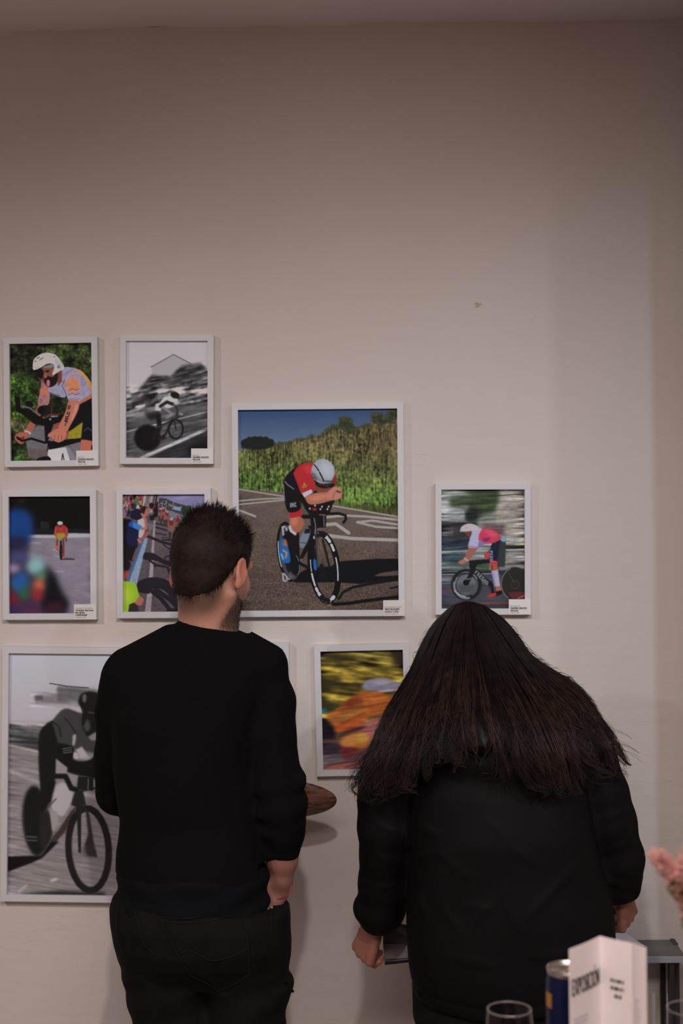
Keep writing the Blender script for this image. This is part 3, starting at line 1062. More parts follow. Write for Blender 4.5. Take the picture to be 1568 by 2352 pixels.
    p.blob([(275, 1765), (345, 1665), (412, 1700), (410, 1740), (370, 1800), (310, 1790)], (160, 96, 82), 4)
    return p.a


def pic_hero(W, H):
    p = Pic((127, 135, 1410, 1745), W, H, (88, 76, 69), 5)
    y = p.yy / p.ky + p.y0
    t = np.clip((y - 130) / 330, 0, 1)[..., None]
    p.a = np.array((48, 71, 106)) * (1 - t) + np.array((98, 112, 134)) * t
    # road
    p.poly([(127, 740), (500, 800), (900, 890), (1410, 985), (1410, 1745), (127, 1745)], (90, 78, 71), 3)
    p.poly([(127, 1200), (1410, 1250), (1410, 1745), (127, 1745)], (82, 68, 60), 120)
    rd = p.mask([(127, 740), (500, 800), (900, 890), (1410, 985), (1410, 1745), (127, 1745)], 2)
    p.tone(p.fbm(3.2, 2.6, 2), 0.13, rd * np.clip((y - 700) / 900, 0.25, 1))
    p.tone(p.fbm(60, 25, 3), 0.04, rd)
    # reeds
    edge = [(127, 460), (230, 425), (300, 408), (360, 430), (420, 410), (480, 395), (540, 400), (580, 370), (640, 372), (720, 345), (790, 350), (830, 300), (880, 270), (930, 260), (950, 205), (1030, 200), (1062, 285), (1130, 270), (1195, 250), (1205, 170), (1290, 172), (1310, 225), (1345, 140), (1410, 130)]
    reed = edge + [(1410, 990), (1150, 955), (900, 890), (700, 850), (500, 800), (127, 762)]
    m = p.mask(reed, 3)
    g = np.clip((y - 330 - 0.14 * (p.xx / p.k)) / 420, 0, 1)[..., None]
    base = np.array((92, 84, 56)) * (1 - g) + np.array((80, 106, 46)) * g
    st = gblur(p.rng.standard_normal((p.H, p.W)), 3.2 * p.k, 26 * p.k)
    st /= st.std()
    st2 = gblur(p.rng.standard_normal((p.H, p.W)), 5 * p.k, 7 * p.k)
    st2 /= st2.std()
    big = p.fbm(46, 60, 2)
    col = base * np.clip(0.95 + 0.17 * st + 0.15 * st2 + 0.12 * big, 0.35, 1.35)[..., None]
    p.a = p.a * (1 - m[..., None]) + col * m[..., None]
    dk = p.mask([(950, 205), (1030, 200), (1062, 285), (1040, 340), (960, 300), (880, 300), (830, 340), (830, 300), (880, 270), (930, 260)], 6)
    p.put(dk, (44, 52, 34), 0.85)
    p.put(p.mask([(1200, 175), (1290, 172), (1310, 225), (1345, 140), (1410, 130), (1410, 215), (1300, 260), (1210, 250)], 6), (40, 48, 32), 0.9)
    p.blob([(150, 440), (165, 375), (280, 352), (390, 372), (418, 425), (300, 455)], (24, 31, 27), 5)
    for k in range(16):
        p.ell(170 + 15 * k, 400 + 14 * math.sin(k * 1.9) - 22 * math.sin(k / 15 * 3.14), 22, 24 + 6 * math.sin(k * 2.7), (24, 31, 27), 3)
    for k in range(34):
        ex_ = 430 + 29 * k
        ey_ = np.interp(ex_, [e[0] for e in edge], [e[1] for e in edge])
        p.ell(ex_, ey_ + 8, 14 + 5 * math.sin(k * 3.3), 16 + 7 * math.sin(k * 2.1), (66, 66, 44), 4)
    p.tone(p.fbm(8, 8, 2), 0.10, m)
    p.poly([(1150, 300), (1410, 260), (1410, 520), (1180, 480)], (70, 56, 40), 60, 0.35)
    p.poly([(900, 880), (1150, 900), (1410, 930), (1410, 992), (1150, 957)], (66, 62, 38), 12, 0.7)
    # road paint
    Wt = (150, 142, 137)
    p.line([(127, 768), (500, 830)], 11, Wt, 2)
    p.line([(127, 862), (300, 848), (500, 842)], 12, Wt, 2)
    p.line([(127, 890), (300, 875), (500, 856)], 12, Wt, 2)
    p.line([(135, 938), (256, 986)], 17, Wt, 2)
    p.line([(870, 905), (1140, 952), (1410, 1000)], 12, Wt, 2)
    p.line([(830, 998), (980, 986), (1150, 995), (1410, 1024)], 19, Wt, 2)
    p.line([(820, 1058), (905, 1052), (1010, 1125)], 27, Wt, 2)
    p.line([(1080, 1040), (1200, 1028), (1410, 1062)], 18, Wt, 2)
    p.line([(1080, 1040), (1230, 1078), (1410, 1090)], 18, Wt, 2)
    p.line([(850, 1145), (1030, 1170), (1410, 1186)], 27, Wt, 2)
    # cast shadow
    S = (13, 15, 19)
    p.poly([(560, 1515), (620, 1440), (700, 1400), (860, 1395), (950, 1352), (1250, 1335), (1410, 1335), (1410, 1432), (1250, 1455), (1210, 1475), (1410, 1468), (1410, 1500), (1230, 1520), (1100, 1535), (900, 1520), (600, 1522)], S, 3)
    p.poly([(1410, 1432), (1290, 1445), (1220, 1470), (1300, 1475), (1410, 1462)], (78, 66, 58), 3)
    p.poly([(930, 1510), (1080, 1520), (1200, 1515), (1230, 1480), (1050, 1500)], S, 3)
    p.line([(1410, 1500), (1200, 1530), (1040, 1560), (960, 1600), (925, 1650)], 20, S, 3)
    p.line([(880, 1695), (1000, 1690), (1150, 1668), (1410, 1640)], 26, S, 3)
    p.line([(1340, 1572), (1410, 1556)], 12, S, 3)
    # rear wheel
    p.ell(520, 1275, 88, 243, (15, 15, 18), 2, rot=-6)
    p.ell(524, 1275, 72, 218, (64, 64, 68), 3, rot=-6)
    p.ell(540, 1280, 60, 190, (22, 22, 25), 4, rot=-6)
    L = (150, 150, 155)
    p.text('D', 470, 1070, 15, L, (1, -0.2), (0.1, 1), 1.2)
    p.text('D', 470, 1440, 14, L, (1, 0.3), (0.1, 1), 1.2)
    p.arc(520, 1275, 76, 220, 150, 205, 9, L, rot=-6)
    p.arc(520, 1275, 76, 222, 100, 130, 10, L, rot=-6)
    for q in range(4):
        p.arc(540, 1300, 40 + 9 * q, 150 + 14 * q, 70, 120, 4, (120, 120, 124), rot=-6)
    # frame and drivetrain
    p.poly([(590, 1110), (610, 1110), (615, 1330), (590, 1340)], (14, 14, 17), 2)
    p.poly([(690, 1060), (740, 1090), (700, 1240), (640, 1330), (610, 1330), (660, 1220)], (16, 16, 19), 2)
    p.ell(575, 1370, 42, 100, (17, 17, 20), 3, rot=-8)
    p.arc(575, 1375, 34, 86, -80, 80, 5, (110, 110, 114), rot=-8)
    p.line([(600, 1360), (660, 1390), (700, 1420)], 24, (14, 14, 17), 3)
    p.blob([(620, 1235), (612, 1190), (645, 1115), (690, 1085), (705, 1110), (680, 1190), (645, 1245)], (104, 112, 128), 3)
    p.poly([(660, 1095), (705, 1085), (700, 1125), (650, 1130)], (22, 22, 26), 3)
    p.line([(617, 1198), (665, 1205)], 5, (40, 40, 50), 1.5)
    # far leg shoe
    p.line([(720, 1250), (735, 1350)], 34, (20, 18, 20), 3)
    p.blob([(712, 1345), (740, 1335), (755, 1385), (745, 1425), (718, 1405)], (28, 92, 165), 3)
    # front wheel
    p.arc(810, 1400, 108, 272, 0, 360, 48, (14, 14, 17), rot=-7, blur=1.5)
    for a_ in range(0, 360, 24):
        c = math.radians(a_)
        p.line([(795, 1400), (810 + 92 * math.cos(c), 1400 + 250 * math.sin(c))], 2.2, (36, 34, 36), 0.8)
    p.ell(790, 1398, 16, 26, (20, 20, 22), 3)
    p.line([(800, 1180), (830, 1300), (850, 1390)], 16, (18, 18, 20), 3)
    for a0, a1, wd in ((-112, -98, 34), (-94, -82, 30), (-78, -70, 26), (-66, -60, 26), (-54, -48, 24), (-40, -28, 20), (-14, 26, 10), (66, 72, 30), (86, 96, 34), (99, 108, 34), (113, 120, 30), (126, 132, 24), (138, 144, 22), (150, 172, 14), (176, 196, 7)):
        p.arc(810, 1400, 106, 268, a0, a1, wd, (172, 172, 176), rot=-7, blur=1.2)
    for a0 in (-105, -88, -74, 91, 104, 117):
        p.arc(810, 1400, 106, 268, a0, a0 + 2.2, 36, (20, 20, 23), rot=-7, blur=1)
    # fork, head, bars
    p.poly([(728, 1000), (760, 1000), (752, 1140), (768, 1410), (752, 1410), (735, 1140)], (20, 20, 23), 2)
    p.line([(742, 1080), (760, 1400)], 5, (88, 88, 92), 1.5)
    p.poly([(700, 975), (832, 985), (828, 1080), (770, 1085), (710, 1100)], (15, 15, 18), 3)
    p.line([(730, 1000), (742, 1060), (738, 1130)], 7, (120, 120, 124), 2)
    p.line([(810, 990), (812, 1070)], 7, (110, 108, 110), 2)
    p.poly([(640, 880), (700, 875), (870, 860), (905, 850), (860, 960), (820, 985), (700, 985), (660, 930)], (17, 16, 19), 3)
    for x, y_ in ((700, 930), (785, 935), (798, 915), (842, 935), (852, 915), (742, 905)):
        p.ell(x, y_, 7, 9, (172, 168, 170), 2)
    p.ell(738, 935, 18, 12, (150, 30, 36), 3)
    p.line([(620, 990), (700, 992), (760, 975)], 34, (15, 15, 18), 3)
    p.line([(830, 970), (930, 968), (985, 985), (988, 1015), (968, 1042)], 20, (15, 15, 18), 2)
    p.line([(775, 978), (820, 980)], 7, (165, 90, 110), 2)
    # near leg
    p.blob([(500, 1110), (560, 1100), (605, 1140), (600, 1260), (560, 1330), (500, 1320), (480, 1200)], (17, 16, 18), 4)
    p.blob([(475, 1180), (505, 1175), (520, 1235), (500, 1260), (470, 1230)], (150, 90, 66), 5)
    p.blob([(462, 1175), (490, 1170), (480, 1220), (522, 1240), (540, 1340), (520, 1366), (475, 1350), (455, 1280)], (26, 88, 160), 3)
    p.line([(480, 1260), (510, 1280), (500, 1320)], 14, (190, 120, 70), 4)
    p.line([(465, 1290), (480, 1330)], 10, (120, 190, 200), 4)
    p.blob([(545, 1000), (610, 985), (648, 1020), (645, 1070), (595, 1125), (545, 1110), (530, 1075)], (150, 88, 68), 3)
    p.blob([(545, 1000), (600, 1000), (590, 1060), (550, 1060)], (176, 110, 86), 10)
    p.line([(535, 1072), (545, 1105), (578, 1130)], 22, (168, 164, 170), 2)
    p.poly([(522, 945), (628, 922), (640, 985), (545, 1005)], (165, 32, 40), 2)
    p.blob([(488, 700), (560, 650), (625, 790), (625, 930), (525, 952), (495, 830)], (15, 15, 18), 3)
    p.poly([(600, 780), (660, 830), (720, 880), (650, 900), (620, 860)], (14, 14, 16), 3)
    p.poly([(620, 860), (650, 930), (690, 985), (640, 970)], (80, 72, 60), 4)
    p.text('MAK', 540, 882, 4.6, (158, 156, 160), (1, -0.1), (0.08, 1.6), 0.8)
    p.line([(545, 915), (590, 905)], 5, (120, 118, 122), 1.5)
    p.line([(487, 740), (494, 860)], 8, (110, 108, 114), 3)
    # torso
    p.blob([(494, 700), (520, 655), (600, 590), (640, 600), (610, 720), (600, 790), (540, 770), (500, 740)], (18, 18, 26), 3)
    p.line([(498, 708), (520, 735), (570, 770)], 7, (130, 130, 138), 2)
    p.blob([(568, 645), (610, 588), (680, 566), (770, 572), (770, 650), (740, 700), (745, 780), (650, 825), (600, 730)], (162, 38, 44), 3)
    p.blob([(640, 600), (700, 580), (740, 620), (690, 650)], (186, 52, 56), 14)
    p.blob([(895, 640), (918, 690), (900, 760), (870, 760)], (130, 28, 34), 4)
    p.poly([(638, 766), (654, 718), (682, 752)], (140, 134, 40), 2)
    p.line([(650, 750), (664, 742)], 5, (30, 60, 30), 1)
    p.blob([(745, 720), (800, 700), (900, 740), (890, 785), (820, 812), (770, 800)], (112, 62, 52), 4)
    p.poly([(690, 820), (745, 785), (770, 800), (720, 840)], (16, 16, 20), 3)
    p.blob([(655, 835), (740, 805), (830, 800), (885, 770), (950, 790), (950, 845), (870, 868), (760, 895), (690, 892)], (160, 98, 78), 3)
    p.blob([(680, 840), (800, 815), (850, 830), (740, 870)], (178, 116, 92), 10)
    p.blob([(865, 780), (905, 755), (955, 785), (948, 845), (880, 862), (830, 835)], (176, 112, 100), 3)
    p.line([(915, 790), (945, 800)], 12, (70, 30, 34), 4)
    p.line([(880, 850), (900, 800)], 5, (110, 60, 54), 3)
    p.poly([(638, 806), (712, 775), (726, 802), (655, 840)], (172, 172, 184), 2)
    p.blob([(738, 695), (800, 715), (895, 730), (885, 758), (810, 768), (755, 745)], (22, 14, 15), 3)
    p.line([(770, 735), (850, 752)], 7, (90, 40, 34), 3)
    p.ell(808, 632, 93, 100, (146, 150, 160), 2, rot=-12)
    p.blob([(800, 550), (860, 570), (890, 640), (860, 690), (790, 640)], (166, 170, 180), 20)
    p.blob([(716, 620), (740, 680), (800, 725), (860, 730), (880, 712), (800, 700), (745, 650)], (112, 114, 124), 8)
    p.line([(735, 576), (752, 594), (774, 628)], 9, (24, 24, 30), 1.5)
    p.line([(780, 640), (800, 680), (812, 708)], 11, (24, 24, 30), 1.5)
    p.text('U', 722, 640, 8, (50, 52, 60), (0.8, 0.5), (-0.1, 1), 1)
    p.text('D', 742, 670, 7, (50, 52, 60), (0.9, 0.5), (-0.1, 1), 1)
    p.line([(828, 708), (880, 712)], 10, (60, 62, 72), 2)
    return p.a


def pic_colour_speed(W, H):
    p = Pic((282, 232, 1282, 1656), W, H, (128, 128, 126), 6)
    def st(): return p.streak(260, -1.5, 9)
    y = p.yy / p.ky + p.y0
    p.poly([(940, 220), (1300, 220), (1300, 830), (940, 830)], (148, 140, 133), 14)
    p.poly([(270, 240), (640, 260), (640, 340), (270, 330)], (112, 118, 112), 14)
    p.blob([(500, 230), (950, 220), (930, 480), (760, 560), (660, 640), (560, 560), (620, 440), (420, 440), (400, 340), (650, 300)], (54, 64, 44), 22)
    p.blob([(560, 500), (720, 470), (700, 600), (600, 610)], (34, 38, 38), 18)
    p.poly([(282, 480), (560, 490), (560, 600), (282, 610)], (140, 142, 146), 14)
    p.poly([(282, 610), (720, 620), (700, 820), (282, 830)], (56, 54, 58), 16)
    p.poly([(300, 680), (430, 690), (430, 780), (300, 790)], (92, 90, 92), 14)
    p.poly([(780, 640), (1040, 650), (1040, 800), (760, 760)], (96, 74, 80), 24)
    p.poly([(282, 810), (640, 820), (640, 970), (282, 970)], (42, 52, 62), 14)
    p.poly([(1040, 840), (1300, 840), (1300, 890), (1040, 890)], (132, 130, 132), 8)
    p.poly([(1040, 880), (1300, 880), (1300, 898), (1040, 898)], (132, 118, 80), 5)
    p.poly([(1040, 900), (1300, 900), (1300, 945), (1040, 945)], (44, 40, 38), 6)
    p.poly([(282, 985), (860, 985), (860, 1180), (282, 1190)], (80, 90, 92), 16)
    p.poly([(282, 1000), (600, 990), (560, 1100), (282, 1100)], (58, 72, 82), 16)
    p.poly([(1040, 960), (1300, 960), (1300, 1170), (1040, 1170)], (122, 116, 114), 14)
    p.poly([(600, 1010), (820, 1005), (830, 1075), (600, 1080)], (140, 138, 144), 8)
    p.poly([(700, 1115), (860, 1110), (860, 1200), (720, 1200)], (60, 76, 58), 10)
    p.tone(st(), 0.16)
    p.tone(p.streak(160, -1.5, 4), 0.07)
    p.line([(940, 310), (1282, 278)], 9, (60, 56, 56), 2)
    p.line([(282, 975), (600, 965), (860, 962)], 9, (168, 162, 168), 2)
    p.line([(1040, 955), (1300, 945)], 9, (168, 162, 168), 2)
    p.line([(320, 930), (530, 920)], 6, (110, 116, 126), 3)
    p.poly([(282, 1195), (1300, 1195), (1300, 1262), (282, 1262)], (40, 44, 50), 6)
    p.line([(282, 1212), (480, 1205)], 8, (120, 126, 134), 3)
    p.line([(282, 1246), (900, 1236)], 9, (150, 148, 156), 2)
    p.poly([(282, 1262), (1300, 1258), (1300, 1660), (282, 1660)], (63, 65, 74), 6)
    p.poly([(282, 1280), (430, 1280), (420, 1330), (282, 1335)], (104, 104, 112), 12)
    p.line([(282, 1350), (900, 1345)], 7, (110, 108, 116), 3)
    p.line([(282, 1440), (430, 1436)], 10, (140, 50, 54), 3)
    p.poly([(1060, 1470), (1300, 1455), (1300, 1545), (1080, 1545)], (108, 42, 44), 5)
    p.line([(1060, 1465), (1290, 1458)], 9, (160, 56, 56), 3)
    p.line([(700, 1592), (1090, 1588)], 12, (160, 52, 52), 3)
    p.poly([(282, 1600), (1300, 1600), (1300, 1660), (282, 1660)], (46, 42, 44), 14, 0.7)
    p.tone(p.streak(200, 0, 6), 0.05)
    # wheels
    p.ell(1165, 1360, 172, 200, (40, 36, 36), 5)
    p.arc(1165, 1360, 165, 192, 120, 250, 12, (104, 100, 106), blur=3)
    p.line([(1090, 1230), (1170, 1370)], 4, (88, 84, 84), 2)
    p.arc(1165, 1368, 46, 46, 0, 360, 5, (70, 66, 66), blur=2)
    p.poly([(1090, 1465), (1300, 1455), (1300, 1540), (1130, 1545)], (96, 40, 42), 6, 0.8)
    p.line([(1200, 1530), (1290, 1490)], 14, (160, 80, 82), 4)
    p.ell(585, 1370, 186, 190, (30, 31, 35), 6, ring=70)
    p.ell(585, 1370, 120, 125, (98, 98, 104), 8)
    p.poly([(470, 1360), (700, 1360), (680, 1470), (500, 1470)], (70, 72, 78), 14)
    p.arc(585, 1370, 150, 158, 80, 190, 26, (122, 124, 138), blur=5)
    p.arc(585, 1370, 140, 150, 190, 330, 16, (120, 122, 132), blur=4)
    p.arc(585, 1370, 128, 138, -30, 60, 12, (96, 98, 106), blur=4)
    p.line([(440, 1440), (500, 1490), (570, 1510)], 14, (150, 152, 166), 3)
    p.line([(640, 1120), (650, 1220), (585, 1350)], 48, (24, 24, 27), 5)
    p.line([(470, 1270), (520, 1235), (620, 1230)], 14, (30, 30, 34), 4)
    p.ell(580, 1345, 36, 34, (16, 16, 18), 4)
    p.line([(590, 1305), (640, 1290)], 10, (120, 118, 124), 3)
    p.poly([(560, 1095), (700, 1075), (880, 1065), (880, 1110), (720, 1130), (690, 1180), (640, 1180), (640, 1110)], (24, 24, 27), 4)
    p.line([(690, 1200), (780, 1290), (880, 1370)], 54, (26, 26, 28), 4)
    p.text('FRESAD', 705, 1195, 9, (150, 148, 150), (0.72, 0.70), (-0.5, 0.9), 2)
    p.line([(870, 1340), (900, 1460)], 34, (24, 22, 24), 5)
    # rider
    p.poly([(820, 990), (880, 940), (900, 1060), (830, 1060)], (40, 44, 72), 5)
    p.blob([(800, 1000), (840, 970), (865, 1000), (850, 1060), (805, 1060)], (170, 62, 62), 4)
    p.blob([(940, 870), (1045, 840), (1055, 960), (1040, 1160), (960, 1175), (940, 1010)], (52, 51, 54), 5)
    p.poly([(970, 1160), (1050, 1155), (1060, 1185), (990, 1195)], (112, 106, 116), 5)
    p.poly([(880, 900), (900, 860), (1000, 810), (985, 900), (955, 1090), (865, 1090)], (26, 31, 52), 4)
    p.text('PKRU', 900, 965, 7.5, (150, 152, 170), (0.05, 1.1), (-1, 0.05), 1.5)
    p.blob([(985, 775), (1055, 805), (1045, 860), (1000, 840)], (112, 146, 166), 4)
    p.blob([(720, 700), (860, 705), (960, 750), (1005, 810), (960, 850), (870, 880), (760, 850), (720, 800)], (186, 58, 80), 4)
    p.blob([(790, 715), (880, 730), (960, 790), (880, 790)], (200, 84, 104), 18)
    p.blob([(780, 820), (870, 810), (850, 850), (790, 850)], (120, 40, 100), 8)
    p.blob([(740, 850), (800, 870), (760, 920), (700, 930)], (120, 104, 150), 6)
    p.blob([(635, 760), (680, 705), (770, 700), (735, 780), (715, 930), (610, 925), (625, 830)], (166, 158, 190), 4)
    p.line([(612, 905), (700, 918)], 7, (90, 90, 140), 3)
    p.poly([(612, 930), (730, 930), (610, 1095), (560, 1060)], (146, 90, 76), 4)
    p.blob([(480, 1100), (540, 1065), (600, 1050), (605, 1085), (530, 1125)], (164, 100, 84), 4)
    p.line([(560, 1050), (600, 1085)], 18, (160, 150, 150), 3)
    p.poly([(865, 1092), (958, 1095), (952, 1135), (868, 1130)], (196, 46, 58), 3)
    p.poly([(868, 1130), (950, 1132), (962, 1200), (882, 1205)], (162, 78, 64), 4)
    p.line([(890, 1140), (890, 1190)], 20, (110, 48, 40), 5)
    p.poly([(884, 1205), (964, 1195), (990, 1392), (922, 1392)], (164, 152, 180), 4)
    p.line([(900, 1230), (925, 1380)], 14, (126, 112, 150), 5)
    p.blob([(935, 1395), (990, 1395), (1000, 1440), (950, 1460)], (166, 90, 74), 4)
    p.blob([(930, 1455), (1000, 1440), (1010, 1480), (930, 1505)], (24, 20, 22), 4)
    p.blob([(828, 1505), (880, 1480), (940, 1470), (925, 1508), (850, 1518)], (186, 40, 38), 3)
    p.blob([(510, 740), (640, 730), (630, 800), (580, 800), (540, 770)], (58, 40, 40), 6)
    p.blob([(560, 740), (640, 735), (615, 800)], (104, 62, 54), 6)
    p.blob([(508, 738), (530, 675), (610, 640), (690, 655), (738, 692), (690, 722), (600, 735)], (176, 168, 172), 4)
    p.ell(585, 690, 12, 6, (180, 110, 100), 3)
    return p.a


def pic_mono_large(W, H):
    p = Pic((66, 150, 1510, 2177), W, H, (118, 110, 110), 7)
    y = p.yy / p.ky + p.y0
    t = np.clip((y - 150) / 650, 0, 1)[..., None]
    p.a = np.where((y < 900)[..., None], np.array((168, 164, 173)) * (1 - t) + np.array((158, 149, 153)) * t, p.a)
    p.poly([(285, 510), (360, 500), (470, 500), (478, 430), (740, 442), (900, 470), (900, 570), (470, 575), (290, 572)], (120, 114, 117), 10)
    p.poly([(480, 432), (740, 445), (900, 470), (900, 540), (480, 560)], (96, 91, 94), 10)
    p.poly([(285, 505), (355, 505), (355, 545), (285, 548)], (84, 80, 82), 8)
    msk = p.mask([(250, 480), (950, 420), (950, 600), (250, 600)], 12)
    p.tone(p.streak(240, 5, 8), 0.08, msk)
    p.line([(410, 402), (560, 425), (740, 437)], 8, (48, 46, 48), 2)
    p.poly([(60, 760), (340, 760), (900, 760), (1510, 780), (1510, 1000), (320, 960), (60, 910)], (86, 81, 83), 24)
    p.poly([(60, 850), (330, 870), (330, 970), (60, 915)], (58, 55, 57), 12)
    msk = p.mask([(60, 740), (1510, 740), (1510, 990), (60, 920)], 10)
    p.tone(p.streak(260, 8, 8), 0.20, msk)
    p.poly([(60, 918), (330, 972), (1510, 1060), (1510, 2180), (60, 2180)], (122, 114, 114), 4)
    p.line([(60, 925), (330, 980), (1510, 1110)], 16, (150, 143, 146), 6)
    p.line([(60, 1135), (350, 1240), (900, 1380), (1510, 1500)], 30, (142, 135, 136), 8)
    msk = p.mask([(60, 930), (1510, 1060), (1510, 2180), (60, 2180)], 6)
    p.tone(p.streak(220, 10, 5), 0.05, msk)
    p.blob([(420, 2060), (470, 2035), (500, 2045), (450, 2070)], (168, 160, 160), 6)
    p.line([(160, 2150), (225, 2100)], 20, (160, 152, 150), 8)
    K = (24, 22, 23)
    p.poly([(40, 1862), (350, 1850), (440, 1720), (500, 1730), (360, 1870), (260, 1915), (40, 2000)], (15, 14, 15), 6)
    p.poly([(150, 2180), (500, 2140), (900, 2150), (900, 2190)], (40, 37, 38), 14)
    # rear wheel
    p.ell(300, 1560, 112, 296, (22, 20, 21), 12, rot=-4)
    p.line([(220, 1690), (310, 1695)], 10, (90, 85, 86), 4)
    p.line([(225, 1720), (310, 1722)], 10, (84, 80, 80), 4)
    p.blob([(340, 1480), (430, 1500), (440, 1700), (360, 1800), (330, 1650)], (34, 31, 32), 10)
    # light shirt, legs and frame
    p.blob([(440, 1330), (500, 1240), (600, 1260), (610, 1380), (560, 1480), (520, 1520), (440, 1460)], (160, 152, 154), 8)
    p.blob([(420, 1480), (480, 1480), (490, 1560), (450, 1650), (430, 1560)], (140, 132, 130), 6)
    p.line([(370, 1480), (470, 1370)], 10, (60, 56, 56), 4)
    p.poly([(600, 1470), (660, 1420), (560, 1640), (470, 1740), (430, 1720)], (54, 45, 43), 6)
    p.line([(620, 1420), (480, 1640)], 14, (120, 108, 106), 5)
    # front wheel
    p.arc(752, 1790, 172, 345, 0, 360, 56, (28, 25, 25), rot=-4, blur=4)
    p.arc(752, 1790, 140, 310, 100, 200, 8, (90, 84, 84), rot=-4, blur=3)
    p.poly([(640, 1400), (700, 1400), (690, 1500), (690, 1830), (668, 1820), (655, 1560)], (30, 27, 27), 4)
    p.poly([(720, 1420), (760, 1500), (800, 1750), (830, 1860), (740, 1840), (720, 1760), (750, 1660)], (42, 38, 38), 6)
    p.ell(755, 1800, 60, 50, (50, 45, 45), 14, alpha=.6)
    p.poly([(640, 1290), (700, 1290), (730, 1420), (650, 1440), (600, 1420)], (34, 31, 32), 5)
    # rider
    p.blob([(318, 900), (335, 800), (430, 720), (530, 770), (560, 900), (490, 1000), (470, 1160), (440, 1300), (350, 1300), (325, 1130)], K, 7)
    p.blob([(430, 720), (540, 615), (690, 650), (830, 620), (900, 760), (880, 980), (700, 960), (620, 940), (540, 1000), (500, 940)], (58, 54, 56), 6)
    p.line([(430, 722), (490, 760), (510, 850)], 9, (24, 22, 23), 4)
    p.line([(540, 690), (600, 760), (640, 830)], 9, (26, 24, 25), 4)
    p.blob([(490, 900), (620, 940), (620, 1040), (760, 1040), (900, 900), (950, 1200), (760, 1190), (560, 1140), (470, 1030)], (22, 20, 21), 6)
    p.blob([(610, 840), (640, 830), (630, 910), (610, 920)], (150, 142, 142), 5)
    p.poly([(640, 960), (690, 930), (750, 1020), (680, 1030)], (160, 152, 154), 5)
    p.poly([(620, 980), (655, 985), (660, 1032), (625, 1030)], (168, 160, 162), 5)
    for k in range(3):
        p.line([(525 + 3 * k, 950 + 18 * k), (598 + 3 * k, 938 + 18 * k)], 7, (96, 90, 92), 2)
    p.poly([(470, 1035), (570, 1110), (560, 1165), (470, 1165)], (134, 126, 127), 5)
    p.poly([(570, 1165), (655, 1175), (630, 1250), (590, 1240)], (130, 122, 122), 5)
    p.poly([(660, 1180), (790, 1190), (790, 1300), (650, 1290)], (30, 27, 28), 4)
    p.line([(470, 1180), (550, 1180), (600, 1280), (640, 1290)], 44, (24, 22, 23), 5)
    p.line([(700, 1300), (830, 1270), (1000, 1290)], 14, (30, 28, 29), 4)
    p.line([(745, 1200), (742, 1290)], 7, (110, 104, 104), 3)
    p.poly([(350, 1250), (470, 1220), (430, 1400), (360, 1480), (310, 1400)], (22, 20, 21), 8)
    p.blob([(652, 560), (680, 490), (760, 468), (840, 500), (870, 620), (840, 760), (760, 860), (690, 760), (690, 640)], (24, 22, 23), 6)
    p.blob([(700, 760), (740, 700), (760, 770), (730, 810)], (66, 61, 62), 8)
    p.blob([(740, 850), (810, 810), (830, 860), (780, 880)], (120, 113, 114), 6)
    p.ell(708, 525, 18, 36, (84, 79, 81), 5)
    p.line([(740, 640), (800, 650)], 14, (60, 56, 58), 5)
    p.blob([(900, 760), (1000, 830), (1010, 1100), (940, 1300), (860, 1200)], K, 8)
    return p.a


def pic_dark(W, H):
    p = Pic((0, 0, 100, 142), W, H, (13, 14, 19), 8)
    p.blob([(20, 60), (50, 50), (70, 80), (60, 130), (20, 120)], (44, 40, 46), 4)
    p.ell(48, 46, 9, 11, (90, 64, 56), 3)
    return p.a


